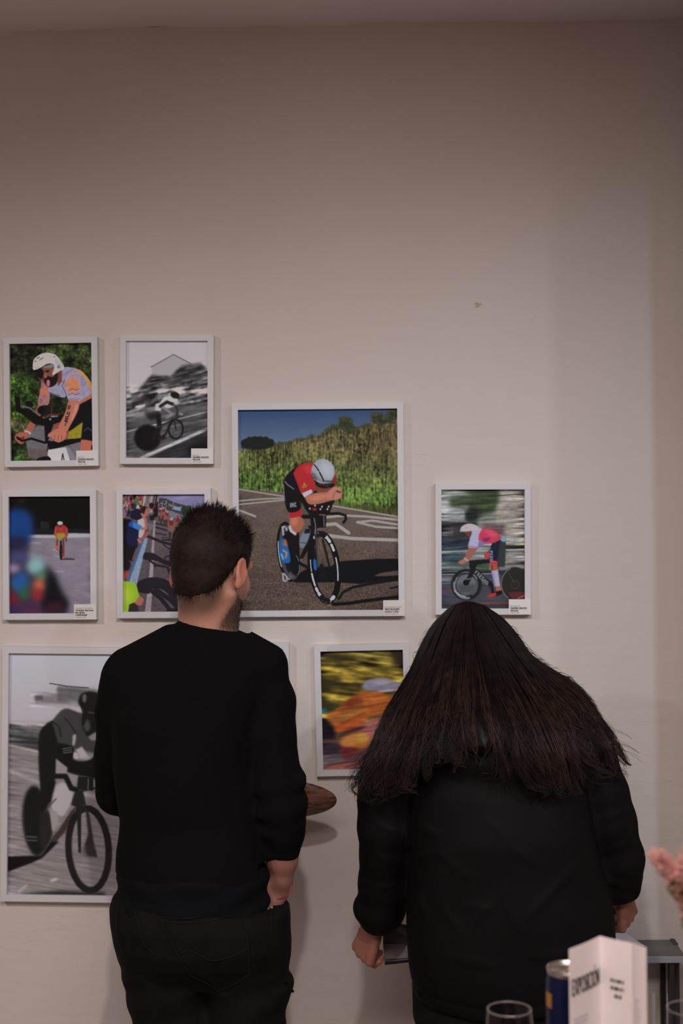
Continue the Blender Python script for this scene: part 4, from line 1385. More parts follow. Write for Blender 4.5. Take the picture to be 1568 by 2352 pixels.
def pic_orange_blur(W, H):
    p = Pic((662, 203, 1372, 1230), W, H, (112, 95, 36), 9)
    p.poly([(660, 200), (1380, 200), (1380, 330), (660, 330)], (92, 82, 38), 40)
    n = p.streak(190, 9, 9)
    p.tone(n, 0.34)
    p.tone(p.streak(90, 9, 4), 0.14)
    p.blob([(700, 220), (880, 240), (950, 280), (800, 290), (700, 260)], (52, 42, 22), 16)
    p.blob([(1270, 200), (1372, 210), (1372, 330), (1290, 320)], (44, 34, 24), 18)
    p.blob([(662, 430), (830, 440), (820, 480), (662, 560)], (44, 38, 20), 20)
    p.blob([(662, 480), (1000, 490), (1000, 560), (800, 560), (662, 540)], (48, 42, 22), 22, 0.7)
    p.blob([(662, 600), (760, 640), (840, 680), (700, 740), (662, 740)], (42, 40, 24), 16)
    p.blob([(662, 700), (700, 705), (690, 740), (662, 740)], (38, 84, 108), 7)
    p.blob([(1010, 515), (1060, 465), (1200, 452), (1300, 485), (1372, 500), (1372, 560), (1080, 562)], (122, 117, 138), 8)
    p.blob([(1090, 480), (1200, 465), (1280, 490), (1200, 520)], (146, 138, 152), 14)
    p.line([(1160, 568), (1290, 550), (1372, 540)], 9, (175, 168, 170), 4)
    p.blob([(662, 780), (760, 830), (780, 950), (690, 1000), (662, 1000)], (20, 20, 28), 10)
    p.blob([(662, 960), (820, 980), (1000, 880), (1372, 760), (1372, 1240), (662, 1240)], (116, 74, 72), 18)
    p.blob([(690, 765), (830, 690), (950, 590), (1090, 560), (1210, 590), (1372, 640), (1372, 740), (1170, 770), (1040, 800), (1010, 850), (950, 885), (790, 902), (760, 850)], (160, 88, 40), 9)
    p.blob([(820, 680), (940, 600), (1020, 620), (1020, 670), (840, 720)], (124, 62, 34), 14)
    p.blob([(720, 780), (1020, 690), (1040, 740), (820, 830), (740, 820)], (146, 98, 48), 16)
    p.blob([(1060, 590), (1180, 590), (1240, 660), (1120, 690)], (176, 98, 46), 16)
    p.blob([(760, 850), (880, 850), (1020, 800), (1000, 850), (900, 890), (790, 905)], (186, 84, 42), 10)
    p.line([(830, 830), (920, 790), (1040, 740)], 12, (120, 44, 26), 8)
    p.line([(1040, 690), (1230, 650)], 9, (120, 58, 36), 5)
    p.line([(1030, 610), (1050, 760)], 12, (180, 104, 50), 7)
    p.poly([(1050, 790), (1200, 755), (1200, 780), (1050, 810)], (84, 62, 54), 6)
    p.blob([(1030, 820), (1372, 760), (1372, 1060), (1080, 1060), (960, 900)], (148, 92, 86), 14)
    p.blob([(790, 920), (960, 870), (1040, 860), (960, 910), (800, 960)], (58, 40, 46), 10)
    p.blob([(810, 985), (880, 935), (990, 915), (1070, 970), (1060, 1040), (950, 1050), (830, 1030)], (186, 112, 56), 12)
    p.blob([(950, 930), (1020, 930), (1060, 990), (990, 1000)], (206, 142, 66), 14)
    p.blob([(662, 1000), (800, 1000), (830, 1080), (760, 1110), (662, 1110)], (50, 42, 52), 12)
    p.blob([(800, 1040), (940, 1050), (980, 1090), (830, 1110)], (110, 46, 44), 10)
    p.blob([(662, 1110), (790, 1100), (840, 1160), (720, 1180), (662, 1180)], (104, 94, 104), 9)
    p.blob([(830, 1130), (1050, 1070), (1100, 1110), (900, 1160)], (92, 58, 66), 9)
    p.poly([(662, 1200), (1000, 1150), (1372, 1090), (1372, 1240), (662, 1240)], (140, 84, 80), 9)
    p.line([(690, 1190), (900, 1165), (1040, 1140)], 9, (48, 34, 42), 5)
    p.line([(850, 1210), (1060, 1150)], 14, (60, 36, 42), 6)
    p.tone(p.streak(130, -8, 7), 0.10, p.mask([(640, 560), (1380, 480), (1380, 1240), (640, 1240)], 30))
    p.a = p._mb(p.a, 34, -6)
    return p.a


m_frame = mat('white_lacquer', (0.70, 0.71, 0.75), 0.45, 0.4, bump=(220, 0.05, 0.0005))
m_print = attr_mat('photo_print', 0.5, 0.08)
m_card = mat('card_white', (0.84, 0.83, 0.83), 0.7, 0.3, bump=(400, 0.05, 0.0003))
m_ink = mat('black_ink', (0.015, 0.015, 0.018), 0.8, 0.2, bump=(500, 0.05, 0.0002))
m_ink2 = mat('grey_ink', (0.16, 0.15, 0.16), 0.8, 0.2, bump=(500, 0.05, 0.0002))
m_back = mat('backing_board', (0.25, 0.20, 0.15), 0.8, 0.2, bump=(90, 0.2, 0.0005))


def glazing():
    m = bpy.data.materials.new('picture_glass')
    m.use_nodes = True
    nt = m.node_tree
    nt.nodes.remove(nt.nodes['Principled BSDF'])
    out = nt.nodes['Material Output']
    tr = nt.nodes.new('ShaderNodeBsdfTransparent')
    gl = nt.nodes.new('ShaderNodeBsdfGlossy')
    gl.inputs['Roughness'].default_value = 0.05
    fr = nt.nodes.new('ShaderNodeFresnel')
    fr.inputs['IOR'].default_value = 1.28
    mx = nt.nodes.new('ShaderNodeMixShader')
    ge = nt.nodes.new('ShaderNodeNewGeometry'); iv = nt.nodes.new('ShaderNodeMath'); iv.operation = 'SUBTRACT'; iv.inputs[0].default_value = 1.0
    mu = nt.nodes.new('ShaderNodeMath'); mu.operation = 'MULTIPLY'
    nt.links.new(ge.outputs['Backfacing'], iv.inputs[1]); nt.links.new(iv.outputs[0], mu.inputs[0]); nt.links.new(fr.outputs[0], mu.inputs[1])
    nt.links.new(mu.outputs[0], mx.inputs[0])
    nt.links.new(tr.outputs[0], mx.inputs[1])
    nt.links.new(gl.outputs[0], mx.inputs[2])
    nt.links.new(mx.outputs[0], out.inputs['Surface'])
    return m


m_glazing = glazing()
DEP = 0.024          # moulding depth


def framed(label, corners, inner_px, painter, caption=None, res=0.9, white=(0.52, 0.50, 0.49)):
    """corners: outer TL, TR, BR, BL in photo pixels on the frame's front face"""
    c = [P(x, y, -DEP) for x, y in corners]
    cen = sum(c) / 4
    ex = ((c[1] - c[0]) + (c[2] - c[3])) / 2
    ez = ((c[0] - c[3]) + (c[1] - c[2])) / 2
    wd, ht = np.hypot(ex[0], ex[2]), np.hypot(ez[0], ez[2])
    tilt = 0.5 * (math.atan2(ex[2], ex[0]) + math.atan2(-ez[0], ez[2]))
    root = empty('framed_photo', (cen[0], 0.0, cen[2]), (0, -tilt, 0))
    tag(root, label, 'framed photo', 'framed cycling photos on the wall')
    hw, hh = wd / 2, ht / 2
    b = inner_px / 935.0
    B = -0.0005
    # four mitred rails with a small rebate
    def rail(o0, o1, i1, i0):
        prof = []
        for (x, z) in (o0, o1, i1, i0):
            prof.append((x, z))
        v = [(x, B, z) for x, z in prof] + [(x, -DEP, z) for x, z in prof]
        f = [(0, 1, 2, 3), (7, 6, 5, 4), (0, 4, 5, 1), (1, 5, 6, 2), (2, 6, 7, 3), (3, 7, 4, 0)]
        me = polymesh('frame_rail', v, f)
        import bmesh
        bm = bmesh.new(); bm.from_mesh(me)
        bmesh.ops.recalc_face_normals(bm, faces=bm.faces[:])
        es = [e for e in bm.edges if abs(e.verts[0].co.y + DEP) < 1e-6 and abs(e.verts[1].co.y + DEP) < 1e-6]
        bmesh.ops.bevel(bm, geom=es, offset=0.0008, segments=2, affect='EDGES')
        bm.to_mesh(me); bm.free()
        return link('frame_rail', me, m_frame, root, True)
    O = [(-hw, hh), (hw, hh), (hw, -hh), (-hw, -hh)]
    I = [(-hw + b, hh - b), (hw - b, hh - b), (hw - b, -hh + b), (-hw + b, -hh + b)]
    for i in range(4):
        j = (i + 1) % 4
        rail(O[i], O[j], I[j], I[i])
    link('backing_board', box_me('backing_board', -hw + b, hw - b, -0.012, -0.006, -hh + b, hh - b), m_back, root, True)
    iw, ih = 2 * (hw - b), 2 * (hh - b)
    W = max(8, int(iw * 935 * res))
    H = max(8, int(ih * 935 * res))
    img = painter(W, H)
    xs = np.linspace(-iw / 2, iw / 2, W)
    zs = np.linspace(ih / 2, -ih / 2, H)
    X, Z = np.meshgrid(xs, zs)
    V = np.stack([X, np.full_like(X, -0.0125), Z], -1).reshape(-1, 3)
    i, j = np.meshgrid(np.arange(H - 1), np.arange(W - 1), indexing='ij')
    a = i * W + j
    q = np.stack([a, a + W, a + W + 1, a + 1], -1).reshape(-1, 4)
    me = mesh_np('print', V, q, smooth=False)
    pigment(me, np.clip(lin(np.clip(img, 0, 255)).reshape(-1, 3) / np.array(white), 0.002, 0.92))
    link('print', me, m_print, root, True)
    link('glass_pane', box_me('glass_pane', -hw + b, hw - b, -0.0165, -0.0145, -hh + b, hh - b), m_glazing, root, True)
    if caption:
        lines, cw, ch, ins = caption
        cw, ch, ins = cw / 935, ch / 935, ins / 935
        x1, z0 = hw - ins, -hh + ins * 0.6
        x0_, z1 = x1 - cw, z0 + ch
        cd_ = link('caption_card', box_me('caption_card', x0_, x1, -DEP - 0.0016, -DEP - 0.0004, z0, z1), m_card, root, True)
        pl = lambda x, z: (x, -DEP - 0.0018, z)
        bold = [(s, x0_ + 3.2 / 935, z0 + (ch * 935 - y - h_) / 935, w_ / 935, h_ / 935) for s, y, w_, h_, k in lines if k]
        thin = [(s, x0_ + 3.2 / 935, z0 + (ch * 935 - y - h_) / 935, w_ / 935, h_ / 935) for s, y, w_, h_, k in lines if not k]
        lettering('lettering', bold, m_ink, cd_, pl, bold=0.00022)
        lettering('lettering', thin, m_ink2, cd_, pl)
    return root


CAP_Z = lambda who, ww: ([(who, 14, ww, 2.6, 0), ('TRADEINN ZARAUZKO', 18.0, 37.5, 4.2, 1), ('TRIATLOIA', 23.4, 17.5, 4.2, 1), ('ZARAUTZ, 2024', 29.4, 20, 2.8, 0)], 50, 35, 1.0)
framed('framed photo of bearded cyclist in white helmet sticking out his tongue', [(7, 776), (223, 772.5), (226.5, 1070), (10, 1073)], 14, pic_tongue, CAP_Z('ISMAEL ARTURO', 15), white=(.51, .43, .41))
framed('framed black and white photo of a blurred lone cyclist speeding past a house', [(275, 769), (491, 768.5), (489.5, 1066), (275, 1065.5)], 14, pic_mono_speed, CAP_Z('UNKNOWN', 15), white=(.51, .44, .42))
framed('framed photo of lone cyclist on road behind blurred blue capped spectator', [(5, 1127), (221, 1125), (221.5, 1423), (6, 1424.5)], 14.5, pic_road_solo,
       ([('MARINELLA DI SALERNO', 8, 39, 2.4, 0), ('THE WORLD TRIATHLON', 12.2, 41, 4.0, 1), ('MULTISPORT', 17.6, 22, 4.0, 1), ('CHAMPIONSHIP', 22.8, 27, 4.0, 1), ('PONTEVEDRA, 2025', 28.8, 24, 2.6, 0)], 51, 35, 1.0), white=(.61, .53, .51))
framed('framed photo of cyclists rounding a road past crowd, partly behind the man', [(266.5, 1121.5), (483.5, 1121), (485, 1419.5), (268, 1420.5)], 14.5, pic_bunch, white=(.61, .54, .52))
framed('large framed colour photo of time trial cyclist in red on empty road', [(531.8, 927.5), (926, 923.7), (929.7, 1414.7), (535.5, 1418)], 14.2, pic_hero,
       ([('MARC RODRIGUEZ MORENO', 14.5, 39, 2.4, 0), ('TRIATLÓN DESAFÍO', 18.2, 34, 4.4, 1), ('CASTILLA Y LEÓN', 24.0, 31, 4.2, 1), ('CASTILLA Y LEÓN, 2024', 30.0, 31, 2.8, 0)], 49, 36, 0.8), res=1.0, white=(.62, .55, .53))
framed('small framed colour photo of cyclist in pink and white, above the woman', [(999.6, 1110.5), (1218.3, 1110), (1219.7, 1412), (999.6, 1412.3)], 14.0, pic_colour_speed,
       ([('EMILIO AGUAYO', 14, 22.5, 2.6, 0), ('TRADEINN ZARAUZKO', 18.0, 38, 4.4, 1), ('TRIATLOIA', 23.8, 18, 4.2, 1), ('ZARAUTZ, 2024', 29.6, 20, 2.8, 0)], 50, 35, 0.8), white=(.65, .57, .56))
framed('large framed black and white photo of cyclist, left of the man', [(5, 1485.5), (424, 1490), (418.5, 2076), (0.5, 2071)], 15.0, pic_mono_large, res=0.75, white=(.54, .47, .45))
framed('framed photo of dark scene mostly hidden behind the man', [(447, 1477.5), (663, 1477.5), (665, 1775), (449, 1776)], 14.2, pic_dark, res=0.25)
framed('small framed photo of orange cyclist in motion blur, between the two people', [(721, 1483), (938.8, 1478.2), (945.5, 1779), (728, 1784.5)], 14.2, pic_orange_blur, white=(.53, .48, .46))

# ------------------------------------------------------------------ people: shared pieces
m_skin = attr_mat('skin', 0.5, 0.4, bump=(260, 0.12, 0.0006), sss=0.12)
m_sweater = mat('black_knit', (0.0042, 0.0041, 0.0045), 0.95, 0.08, bump=(420, 0.7, 0.0012))
m_tee = mat('navy_black_jersey', (0.0038, 0.0043, 0.0056), 0.9, 0.1, bump=(300, 0.3, 0.0006))
m_denim = mat('black_denim', (0.0052, 0.0049, 0.005), 0.85, 0.12, bump=(500, 0.6, 0.0008), var=0.25, vscale=25)
m_stitch = mat('grey_stitching', (0.014, 0.0135, 0.0135), 0.8, 0.15, bump=(800, 0.5, 0.0003))
m_jacket = mat('black_nylon', (0.0032, 0.0033, 0.0036), 0.68, 0.10, bump=(60, 0.25, 0.002))
m_hair = mat('dark_brown_hair', (0.016, 0.0102, 0.0080), 0.6, 0.15, var=0.35, vscale=60)
m_hair_long = mat('long_dark_hair', (0.0095, 0.0056, 0.0042), 0.5, 0.22, var=0.5, vscale=45)
m_shoe = mat('dark_shoe_leather', (0.012, 0.011, 0.011), 0.5, 0.4, bump=(120, 0.2, 0.0006))
m_sole = mat('pale_rubber_sole', (0.35, 0.33, 0.30), 0.8, 0.3, bump=(80, 0.2, 0.0006))


def row(v, l, r, Y, b, grow=0.0):
    """silhouette row of the photo -> loft row at depth Y"""
    a, c = P(l, v, Y), P(r, v, Y)
    return ((a[2] + c[2]) / 2, (a[0] + c[0]) / 2, Y, (c[0] - a[0]) / 2 + grow, b + grow)


def bounds(*arrs, pad=0.03):
    A = np.array([p for a in arrs for p in a], float)
    return A.min(0) - pad, A.max(0) + pad


def wrinkle(f, amp, fx, fy, fz, ph=0.0):
    def g(p):
        w_ = np.sin(p[:, 2] * fz + 2.2 * np.sin(p[:, 0] * fx + ph) + ph) * np.sin(p[:, 0] * fy + 1.3 * np.sin(p[:, 2] * fx * 0.7) + 2 * ph)
        return f(p) + amp * w_
    return g


def head_fns(c, R, ear_out=0.086, ear_tilt=18, jaw=1.0):
    """skull, face features and ears in head space (x right, y forward, z up)"""
    W = lambda q: c + R @ np.asarray(q, float)
    fs = [s_ell(W((0, -0.008, 0.008)), (0.0735, 0.094, 0.088), R),
          s_ell(W((0, 0.030, -0.045)), (0.060, 0.062, 0.070), R),
          s_ell(W((0, 0.045, -0.085)), (0.050 * jaw, 0.045, 0.042), R),
          s_cone(W((-0.012, 0.078, -0.114)), W((0.012, 0.078, -0.114)), 0.018, 0.018),
          s_cone(W((-0.058 * jaw, 0.005, -0.070)), W((-0.022, 0.070, -0.108)), 0.013, 0.014),
          s_cone(W((0.058 * jaw, 0.005, -0.070)), W((0.022, 0.070, -0.108)), 0.013, 0.014),
          s_ell(W((-0.040, 0.064, -0.030)), (0.022, 0.022, 0.024), R),
          s_ell(W((0.040, 0.064, -0.030)), (0.022, 0.022, 0.024), R),
          s_cone(W((-0.040, 0.080, 0.022)), W((0.040, 0.080, 0.022)), 0.012, 0.012),
          s_cone(W((0, 0.088, 0.006)), W((0, 0.110, -0.034)), 0.008, 0.012),
          s_cone(W((-0.010, 0.096, -0.038)), W((0.010, 0.096, -0.038)), 0.009, 0.009)]
    base = s_un(fs, 0.022)
    lips = s_un([s_cone(W((-0.018, 0.088, -0.070)), W((0.018, 0.088, -0.070)), 0.006, 0.006),
                 s_cone(W((-0.014, 0.088, -0.082)), W((0.014, 0.088, -0.082)), 0.0065, 0.0065)], 0.004)
    base2 = s_un([base, lips], 0.006)
    eyes = [s_ell(W((sx * 0.031, 0.090, 0.0)), (0.017, 0.013, 0.011), R) for sx in (-1, 1)]
    balls = [s_ell(W((sx * 0.031, 0.077, 0.0)), (0.0125, 0.0125, 0.0125), R) for sx in (-1, 1)]

    def face(p):
        d = base2(p)
        for e in eyes:
            d = -smin(-d, e(p), 0.01)
        for e in balls:
            d = np.minimum(d, e(p))
        return d
    ears = []
    for sx in (-1, 1):
        Re = R @ np.array(Matrix.Rotation(math.radians(-sx * ear_tilt), 3, 'Z') @ Matrix.Rotation(math.radians(8), 3, 'X'))
        ce = W((sx * ear_out, -0.010, -0.024))
        outer = s_ell(ce, (0.0075, 0.0165, 0.031), Re)
        lobe = s_ell(ce + R @ np.array((-sx * 0.005, 0.004, -0.028)), (0.006, 0.010, 0.011), Re)
        hollow = s_ell(ce + Re @ np.array((sx * 0.006, 0.003, 0.004)), (0.0065, 0.0125, 0.022), Re)
        root_ = s_cone(W((sx * 0.062, 0.004, -0.020)), ce + R @ np.array((-sx * 0.004, 0.006, -0.004)), 0.016, 0.010)

        def ear(p, outer=outer, lobe=lobe, hollow=hollow, root_=root_):
            d = smin(smin(outer(p), lobe(p), 0.008), root_(p), 0.008)
            return -smin(-d, hollow(p), 0.004)
        ears.append(ear)

    def head(p):
        d = face(p)
        for e in ears:
            d = smin(d, e(p), 0.006)
        return d
    return head, base


def skin_colors(V, base, shade=()):
    """skin pigment with blotches; shade: (fn(V)->weight, colour)"""
    rng = np.random.default_rng(3)
    c = np.tile(np.asarray(base, float), (len(V), 1))
    n = np.sin(V[:, 0] * 61 + 2 * np.sin(V[:, 2] * 47)) * np.sin(V[:, 2] * 53 + V[:, 1] * 71)
    c *= (1 + 0.06 * n)[:, None]
    c *= (1 + 0.03 * rng.standard_normal(len(V)))[:, None]
    for fn, col in shade:
        w_ = np.clip(fn(V), 0, 1)[:, None]
        c = c * (1 - w_) + np.asarray(col) * w_
    return np.clip(c, 0, 1)


def sstep(a, b, x):
    t = np.clip((x - a) / (b - a), 0, 1)
    return t * t * (3 - 2 * t)


# ------------------------------------------------------------------ the man
MY = -0.45
man = tag(empty('person', (float(P(470, 2000, MY)[0]), MY, 0.0)),
          'short haired man in black sweater and jeans, hand in pocket, seen from behind', 'person')
HC = P(486, 1291, -0.455)
HR = rotm(26, 22, 0)
head_f, skull_f = head_fns(HC, HR)
torso = [row(1440, 418, 542, -0.455, 0.055), row(1455, 385, 562, -0.455, 0.068), row(1478, 345, 590, -0.455, 0.085), row(1502, 312, 618, -0.452, 0.098),
         row(1535, 286, 634, -0.450, 0.112), row(1580, 268, 622, -0.450, 0.124), row(1650, 257, 600, -0.450, 0.130),
         row(1750, 261, 592, -0.450, 0.126), row(1830, 271, 597, -0.448, 0.120), row(1880, 275, 603, -0.446, 0.118),
         row(1950, 269, 616, -0.446, 0.124), row(2030, 272, 624, -0.446, 0.128)]
armR = [(P(596, 1548, -0.45), 0.058), (P(618, 1610, -0.455), 0.056), (P(619, 1690, -0.465), 0.0555), (P(634, 1790, -0.475), 0.054), (P(646, 1850, -0.475), 0.0515), (P(650, 1910, -0.465), 0.0445), (P(649, 1966, -0.452), 0.0365)]
armL = [(P(292, 1560, -0.44), 0.056), (P(272, 1640, -0.42), 0.050), (P(266, 1730, -0.39), 0.046), (P(270, 1825, -0.355), 0.046), (P(300, 1838, -0.30), 0.044), (P(360, 1848, -0.235), 0.040), (P(405, 1848, -0.238), 0.032)]
sw_t = s_loft(torso, 2.25)
collar_c = P(479, 1436, -0.452)


def s_torus(c, R, r, n, sq=1.0):
    n = np.asarray(n, float); n /= np.linalg.norm(n)

    def f(p):
        q = p - c
        h = q @ n
        rad = np.sqrt(np.maximum((q * q).sum(1) - h * h, 0))
        return np.hypot(rad - R, h * sq) - r
    return f


bulge = [s_ell(P(681, 1788, -0.47), (0.019, 0.03, 0.014)), s_ell(P(677, 1842, -0.475), (0.024, 0.035, 0.022)),
         s_cone(P(600, 1815, -0.515), P(690, 1800, -0.50), 0.008, 0.010), s_cone(P(602, 1870, -0.51), P(694, 1850, -0.50), 0.007, 0.009),
         s_cone(P(612, 1915, -0.50), P(690, 1890, -0.485), 0.006, 0.008)]
shoulders = [s_cone(P(392, 1470, -0.452), P(300, 1535, -0.447), 0.034, 0.050), s_cone(P(548, 1475, -0.452), P(608, 1528, -0.450), 0.034, 0.050)]
sweater0 = s_un([sw_t] + shoulders + [s_chain(armR, 0.01), s_chain(armL, 0.01)] + bulge, 0.018)
collar_n = np.array((0.25, 0.0, 1.0)) / np.linalg.norm((0.25, 0.0, 1.0))
collar_cone = s_cone(P(478, 1490, -0.452), P(477, 1420, -0.452), 0.082, 0.0625)
collar_f = lambda p: -smin(-collar_cone(p), -((p - collar_c) @ collar_n), 0.006)
sweater1 = lambda p: smin(s0c(p), collar_f(p), 0.012)
s0c = lambda p: np.where(np.linalg.norm(p - collar_c, axis=1) < 0.09, np.maximum(sweater0(p), (p - collar_c) @ collar_n), sweater0(p))
cuff_p, cuff_n = P(649, 1966, -0.452), P(649, 1966, -0.452) - P(650, 1930, -0.460)
hem_l, hem_r = P(272, 2000, MY), P(616, 2021, MY)
hem_n = np.array([(hem_r - hem_l)[2], 0, -(hem_r - hem_l)[0]])


def sweater_f(p):
    d = wrinkle(sweater1, 0.0022, 9, 17, 31, 0.7)(p)
    # ribbed hem band drawn in
    d = np.maximum(d, (p - hem_l) @ (hem_n / np.linalg.norm(hem_n)))
    near = np.linalg.norm(p - cuff_p, axis=1) < 0.075
    d = np.where(near, np.maximum(d, (p - cuff_p) @ (cuff_n / np.linalg.norm(cuff_n))), d)
    return d


lo, hi = bounds([P(200, 1410, MY), P(720, 2040, MY)], [(0, -0.62, 1.0), (-0.2, -0.12, 1.2)], pad=0.02)
me, _ = surf('sweater', sweater_f, lo, hi, 0.0045)
link('sweater', me, m_sweater, man)
# T-shirt tail below the sweater hem
tee = s_loft([row(1985, 277, 606, MY, 0.118), row(2008, 268, 618, MY, 0.127), row(2040, 270, 620, MY, 0.130), row(2084, 262, 622, MY, 0.132)], 2.2)
me, _ = surf('tshirt', wrinkle(tee, 0.004, 14, 23, 95, 0.4), *bounds([P(240, 1975, MY), P(680, 2085, MY)], [(0, MY - 0.15, 1), (0, MY + 0.15, 1)], pad=0.01), 0.005)
link('tshirt', me, m_tee, man)
# jeans
FLOOR = 0.0
hipz = lambda v: P(460, v, MY)[2]
pel = s_loft([row(2050, 262, 652, MY, 0.128), row(2078, 254, 664, MY, 0.136), row(2110, 256, 667, MY - 0.004, 0.142), row(2160, 264, 666, MY - 0.006, 0.138), row(2195, 276, 662, MY - 0.003, 0.122), row(2225, 296, 650, MY, 0.102), row(2250, 320, 630, MY, 0.080)], 2.4)


def legpts(px0, px1, v0, spread):
    a = P(px0, v0, MY)
    b = P(px1, 2352, MY)
    kn = np.array([b[0] + spread, MY + 0.005, 0.50])
    an = np.array([b[0] + spread * 1.4, MY - 0.02, 0.085])
    return [(a, 0.090), (P((px0 + px1) / 2, 2265, MY), 0.0870), (b, 0.083), (kn, 0.064), (an, 0.052)]


legL, legR = legpts(376, 397, 2180, -0.01), legpts(564, 566, 2180, 0.01)
jeans = s_un([pel, s_chain(legL, 0.02), s_chain(legR, 0.02), s_ell(P(655, 2252, MY), (0.016, 0.05, 0.010)), s_ell(P(304, 2243, MY), (0.012, 0.05, 0.008))], 0.022)
jt_l, jt_r = P(262, 2052, MY), P(660, 2079, MY)
jt_n = np.array([-(jt_r - jt_l)[2], 0, (jt_r - jt_l)[0]])
jt_n /= np.linalg.norm(jt_n)


def jeans_f(p):
    d = jeans(p)
    # seat crease
    x0 = np.interp(p[:, 2], [hipz(2300), hipz(2210), hipz(2100)], [P(470, 2300, MY)[0], P(345, 2200, MY)[0], P(316, 2080, MY)[0]])
    cr = np.exp(-((p[:, 0] - x0) / 0.012) ** 2) * (p[:, 1] < MY - 0.05) * sstep(hipz(2360), hipz(2200), p[:, 2])
    d = d + 0.004 * cr
    fold = np.sin((p[:, 2] - 0.35 * p[:, 0]) * 70) * sstep(hipz(2200), hipz(2260), p[:, 2]) * sstep(hipz(2420), hipz(2300), p[:, 2])
    d = d + 0.003 * fold + 0.002 * np.sin(p[:, 2] * 40 + 2 * np.sin(p[:, 0] * 30)) * (p[:, 2] < 0.75)
    d = np.maximum(d, (p - jt_l) @ jt_n)
    return np.maximum(d, 0.03 - p[:, 2])


me, Vj = surf('jeans', jeans_f, (float(P(235, 2100, MY)[0]), MY - 0.19, 0.0), (float(P(700, 2100, MY)[0]), MY + 0.19, float(hipz(2040))), 0.005)
jeans_o = link('jeans', me, m_denim, man)


def on_surface(f, u, v, Y0=-0.62, off=0.0012):
    """march a camera ray for pixel (u,v) onto an implicit surface (returns a true 3-D point on it)"""
    d = P(u, v, 0.0) - CAM
    d /= np.linalg.norm(d)
    t = (Y0 - CAM[1]) / d[1]
    for _ in range(60):
        q = CAM + d * t
        s = float(f(q[None])[0])
        t += max(min(s, 0.05) * 0.6, 0.0004) if s > 0.0005 else 0
        if s <= 0.0005:
            break
    e = 0.002
    g = np.array([float(f((q + np.eye(3)[i] * e)[None])[0] - f((q - np.eye(3)[i] * e)[None])[0]) for i in range(3)])
    g /= np.linalg.norm(g) + 1e-9
    return q + g * off


def stitch(pts, f, name, parent, r=0.0007, n=24, m=None):
    pp = spline(np.array(pts, float), n)
    path = np.array([on_surface(f, x, y) for x, y in pp])
    return link(name, tubes_me(name, path[None], r, r, 4), m or m_stitch, parent)


C2 = lambda pts: [(200 + x / 2.47, 1400 + y / 2.47) for x, y in pts]
# back pockets, yoke and centre seam
pocket = C2([(408, 1743), (640, 1740), (882, 1695), (905, 1850), (918, 2070), (760, 2165), (590, 2075), (480, 1900), (408, 1743)])
for seg in (C2([(408, 1745), (560, 1752), (720, 1735), (882, 1693)]), C2([(408, 1745), (460, 1850), (530, 1985), (592, 2078)]),
            C2([(592, 2078), (680, 2120), (745, 2165)]), C2([(745, 2165), (840, 2120), (918, 2068)]), C2([(918, 2068), (908, 1880), (882, 1693)]),
            C2([(420, 1770), (560, 1778), (720, 1762), (878, 1722)]),
            C2([(530, 1950), (580, 1935), (640, 1960), (700, 1990), (760, 1985), (840, 1960), (905, 1925)])):
    stitch(seg, jeans_f, 'pocket_stitching', jeans_o)
for seg in (C2([(285, 1640), (272, 1720), (300, 1800), (320, 1890), (380, 1955)]), C2([(160, 1640), (230, 1660), (300, 1650), (440, 1655)]),
            C2([(165, 1705), (172, 1850), (205, 1960)]), C2([(1038, 1700), (1040, 1800), (1035, 1900)])):
    stitch(seg, jeans_f, 'seam_stitching', jeans_o)
# loose strap at the right thigh
sp = [on_surface(jeans_f, 655, 2262, off=0.004), P(664, 2268, MY), P(673, 2278, MY - 0.004)]
link('strap', tubes_me('strap', spline(np.array(sp), 8)[None], 0.0035, 0.003, 6), m_denim, jeans_o)
# rivet
rv = on_surface(jeans_f, 623.5, 2087, off=0.001)
me = lathe_me('rivet', [(0.0, 0.0012), (0.0028, 0.001), (0.0036, 0.0)], 16)
o = link('rivet', me, mat('brass_rivet', (0.30, 0.22, 0.12), 0.4, metal=1.0, bump=(300, 0.1, 0.0002)), jeans_o)
o.location = Vector(rv) - wpos(jeans_o)
o.rotation_euler = (math.radians(90), 0, 0)
# body: one continuous skin surface (head, neck, trunk, arms, hands, legs)
inner = lambda chain, k=0.62, m_=0.0: [(q, r_ * k - m_) for q, r_ in chain]
bt = s_loft([(z, cx, cy, max(a_ - 0.022, 0.02), max(b_ - 0.020, 0.02)) for z, cx, cy, a_, b_ in torso], 2.2)
bp = s_loft([(hipz(2030), P(455, 2030, MY)[0], MY, 0.145, 0.10), (hipz(2110), P(462, 2110, MY)[0], MY, 0.168, 0.118), (hipz(2200), P(468, 2200, MY)[0], MY, 0.165, 0.115)], 2.2)
wristR = P(641, 2052, -0.430)
handR = hand_parts(wristR, P(620, 2140, -0.395) - wristR, (-1.0, 0.25, 0), 0.98, (0.15, 0.15, 0.1), True)
plate_c = P(601, 1839, -0.175)
handL_w = P(425, 1846, -0.226)
handL = hand_parts(handL_w, (1, 0.10, 0.02), (0.0, 1, 0.35), 1.0, (0.06, 0.10, 0.10), True, 0.10, 0.3)
neck_f = s_chain([(P(479, 1462, -0.450), 0.062), (P(475, 1415, -0.450), 0.0565), (HC + HR @ np.array((0, -0.022, -0.060)), 0.054)], 0.02)
body_f = s_un([bt, bp, neck_f,
               s_chain(inner(armR[:4], 0.78) + [(armR[4][0], 0.040), (P(649, 1940, -0.458), 0.0350), (P(648, 1975, -0.450), 0.0325), (P(645, 2015, -0.442), 0.0245), (wristR, 0.0205)], 0.01),
               s_chain(inner(armL, 0.74) + [(handL_w, 0.021)], 0.01),
               s_chain(inner(legL, 0.8), 0.02), s_chain(inner(legR, 0.8), 0.02)], 0.02)
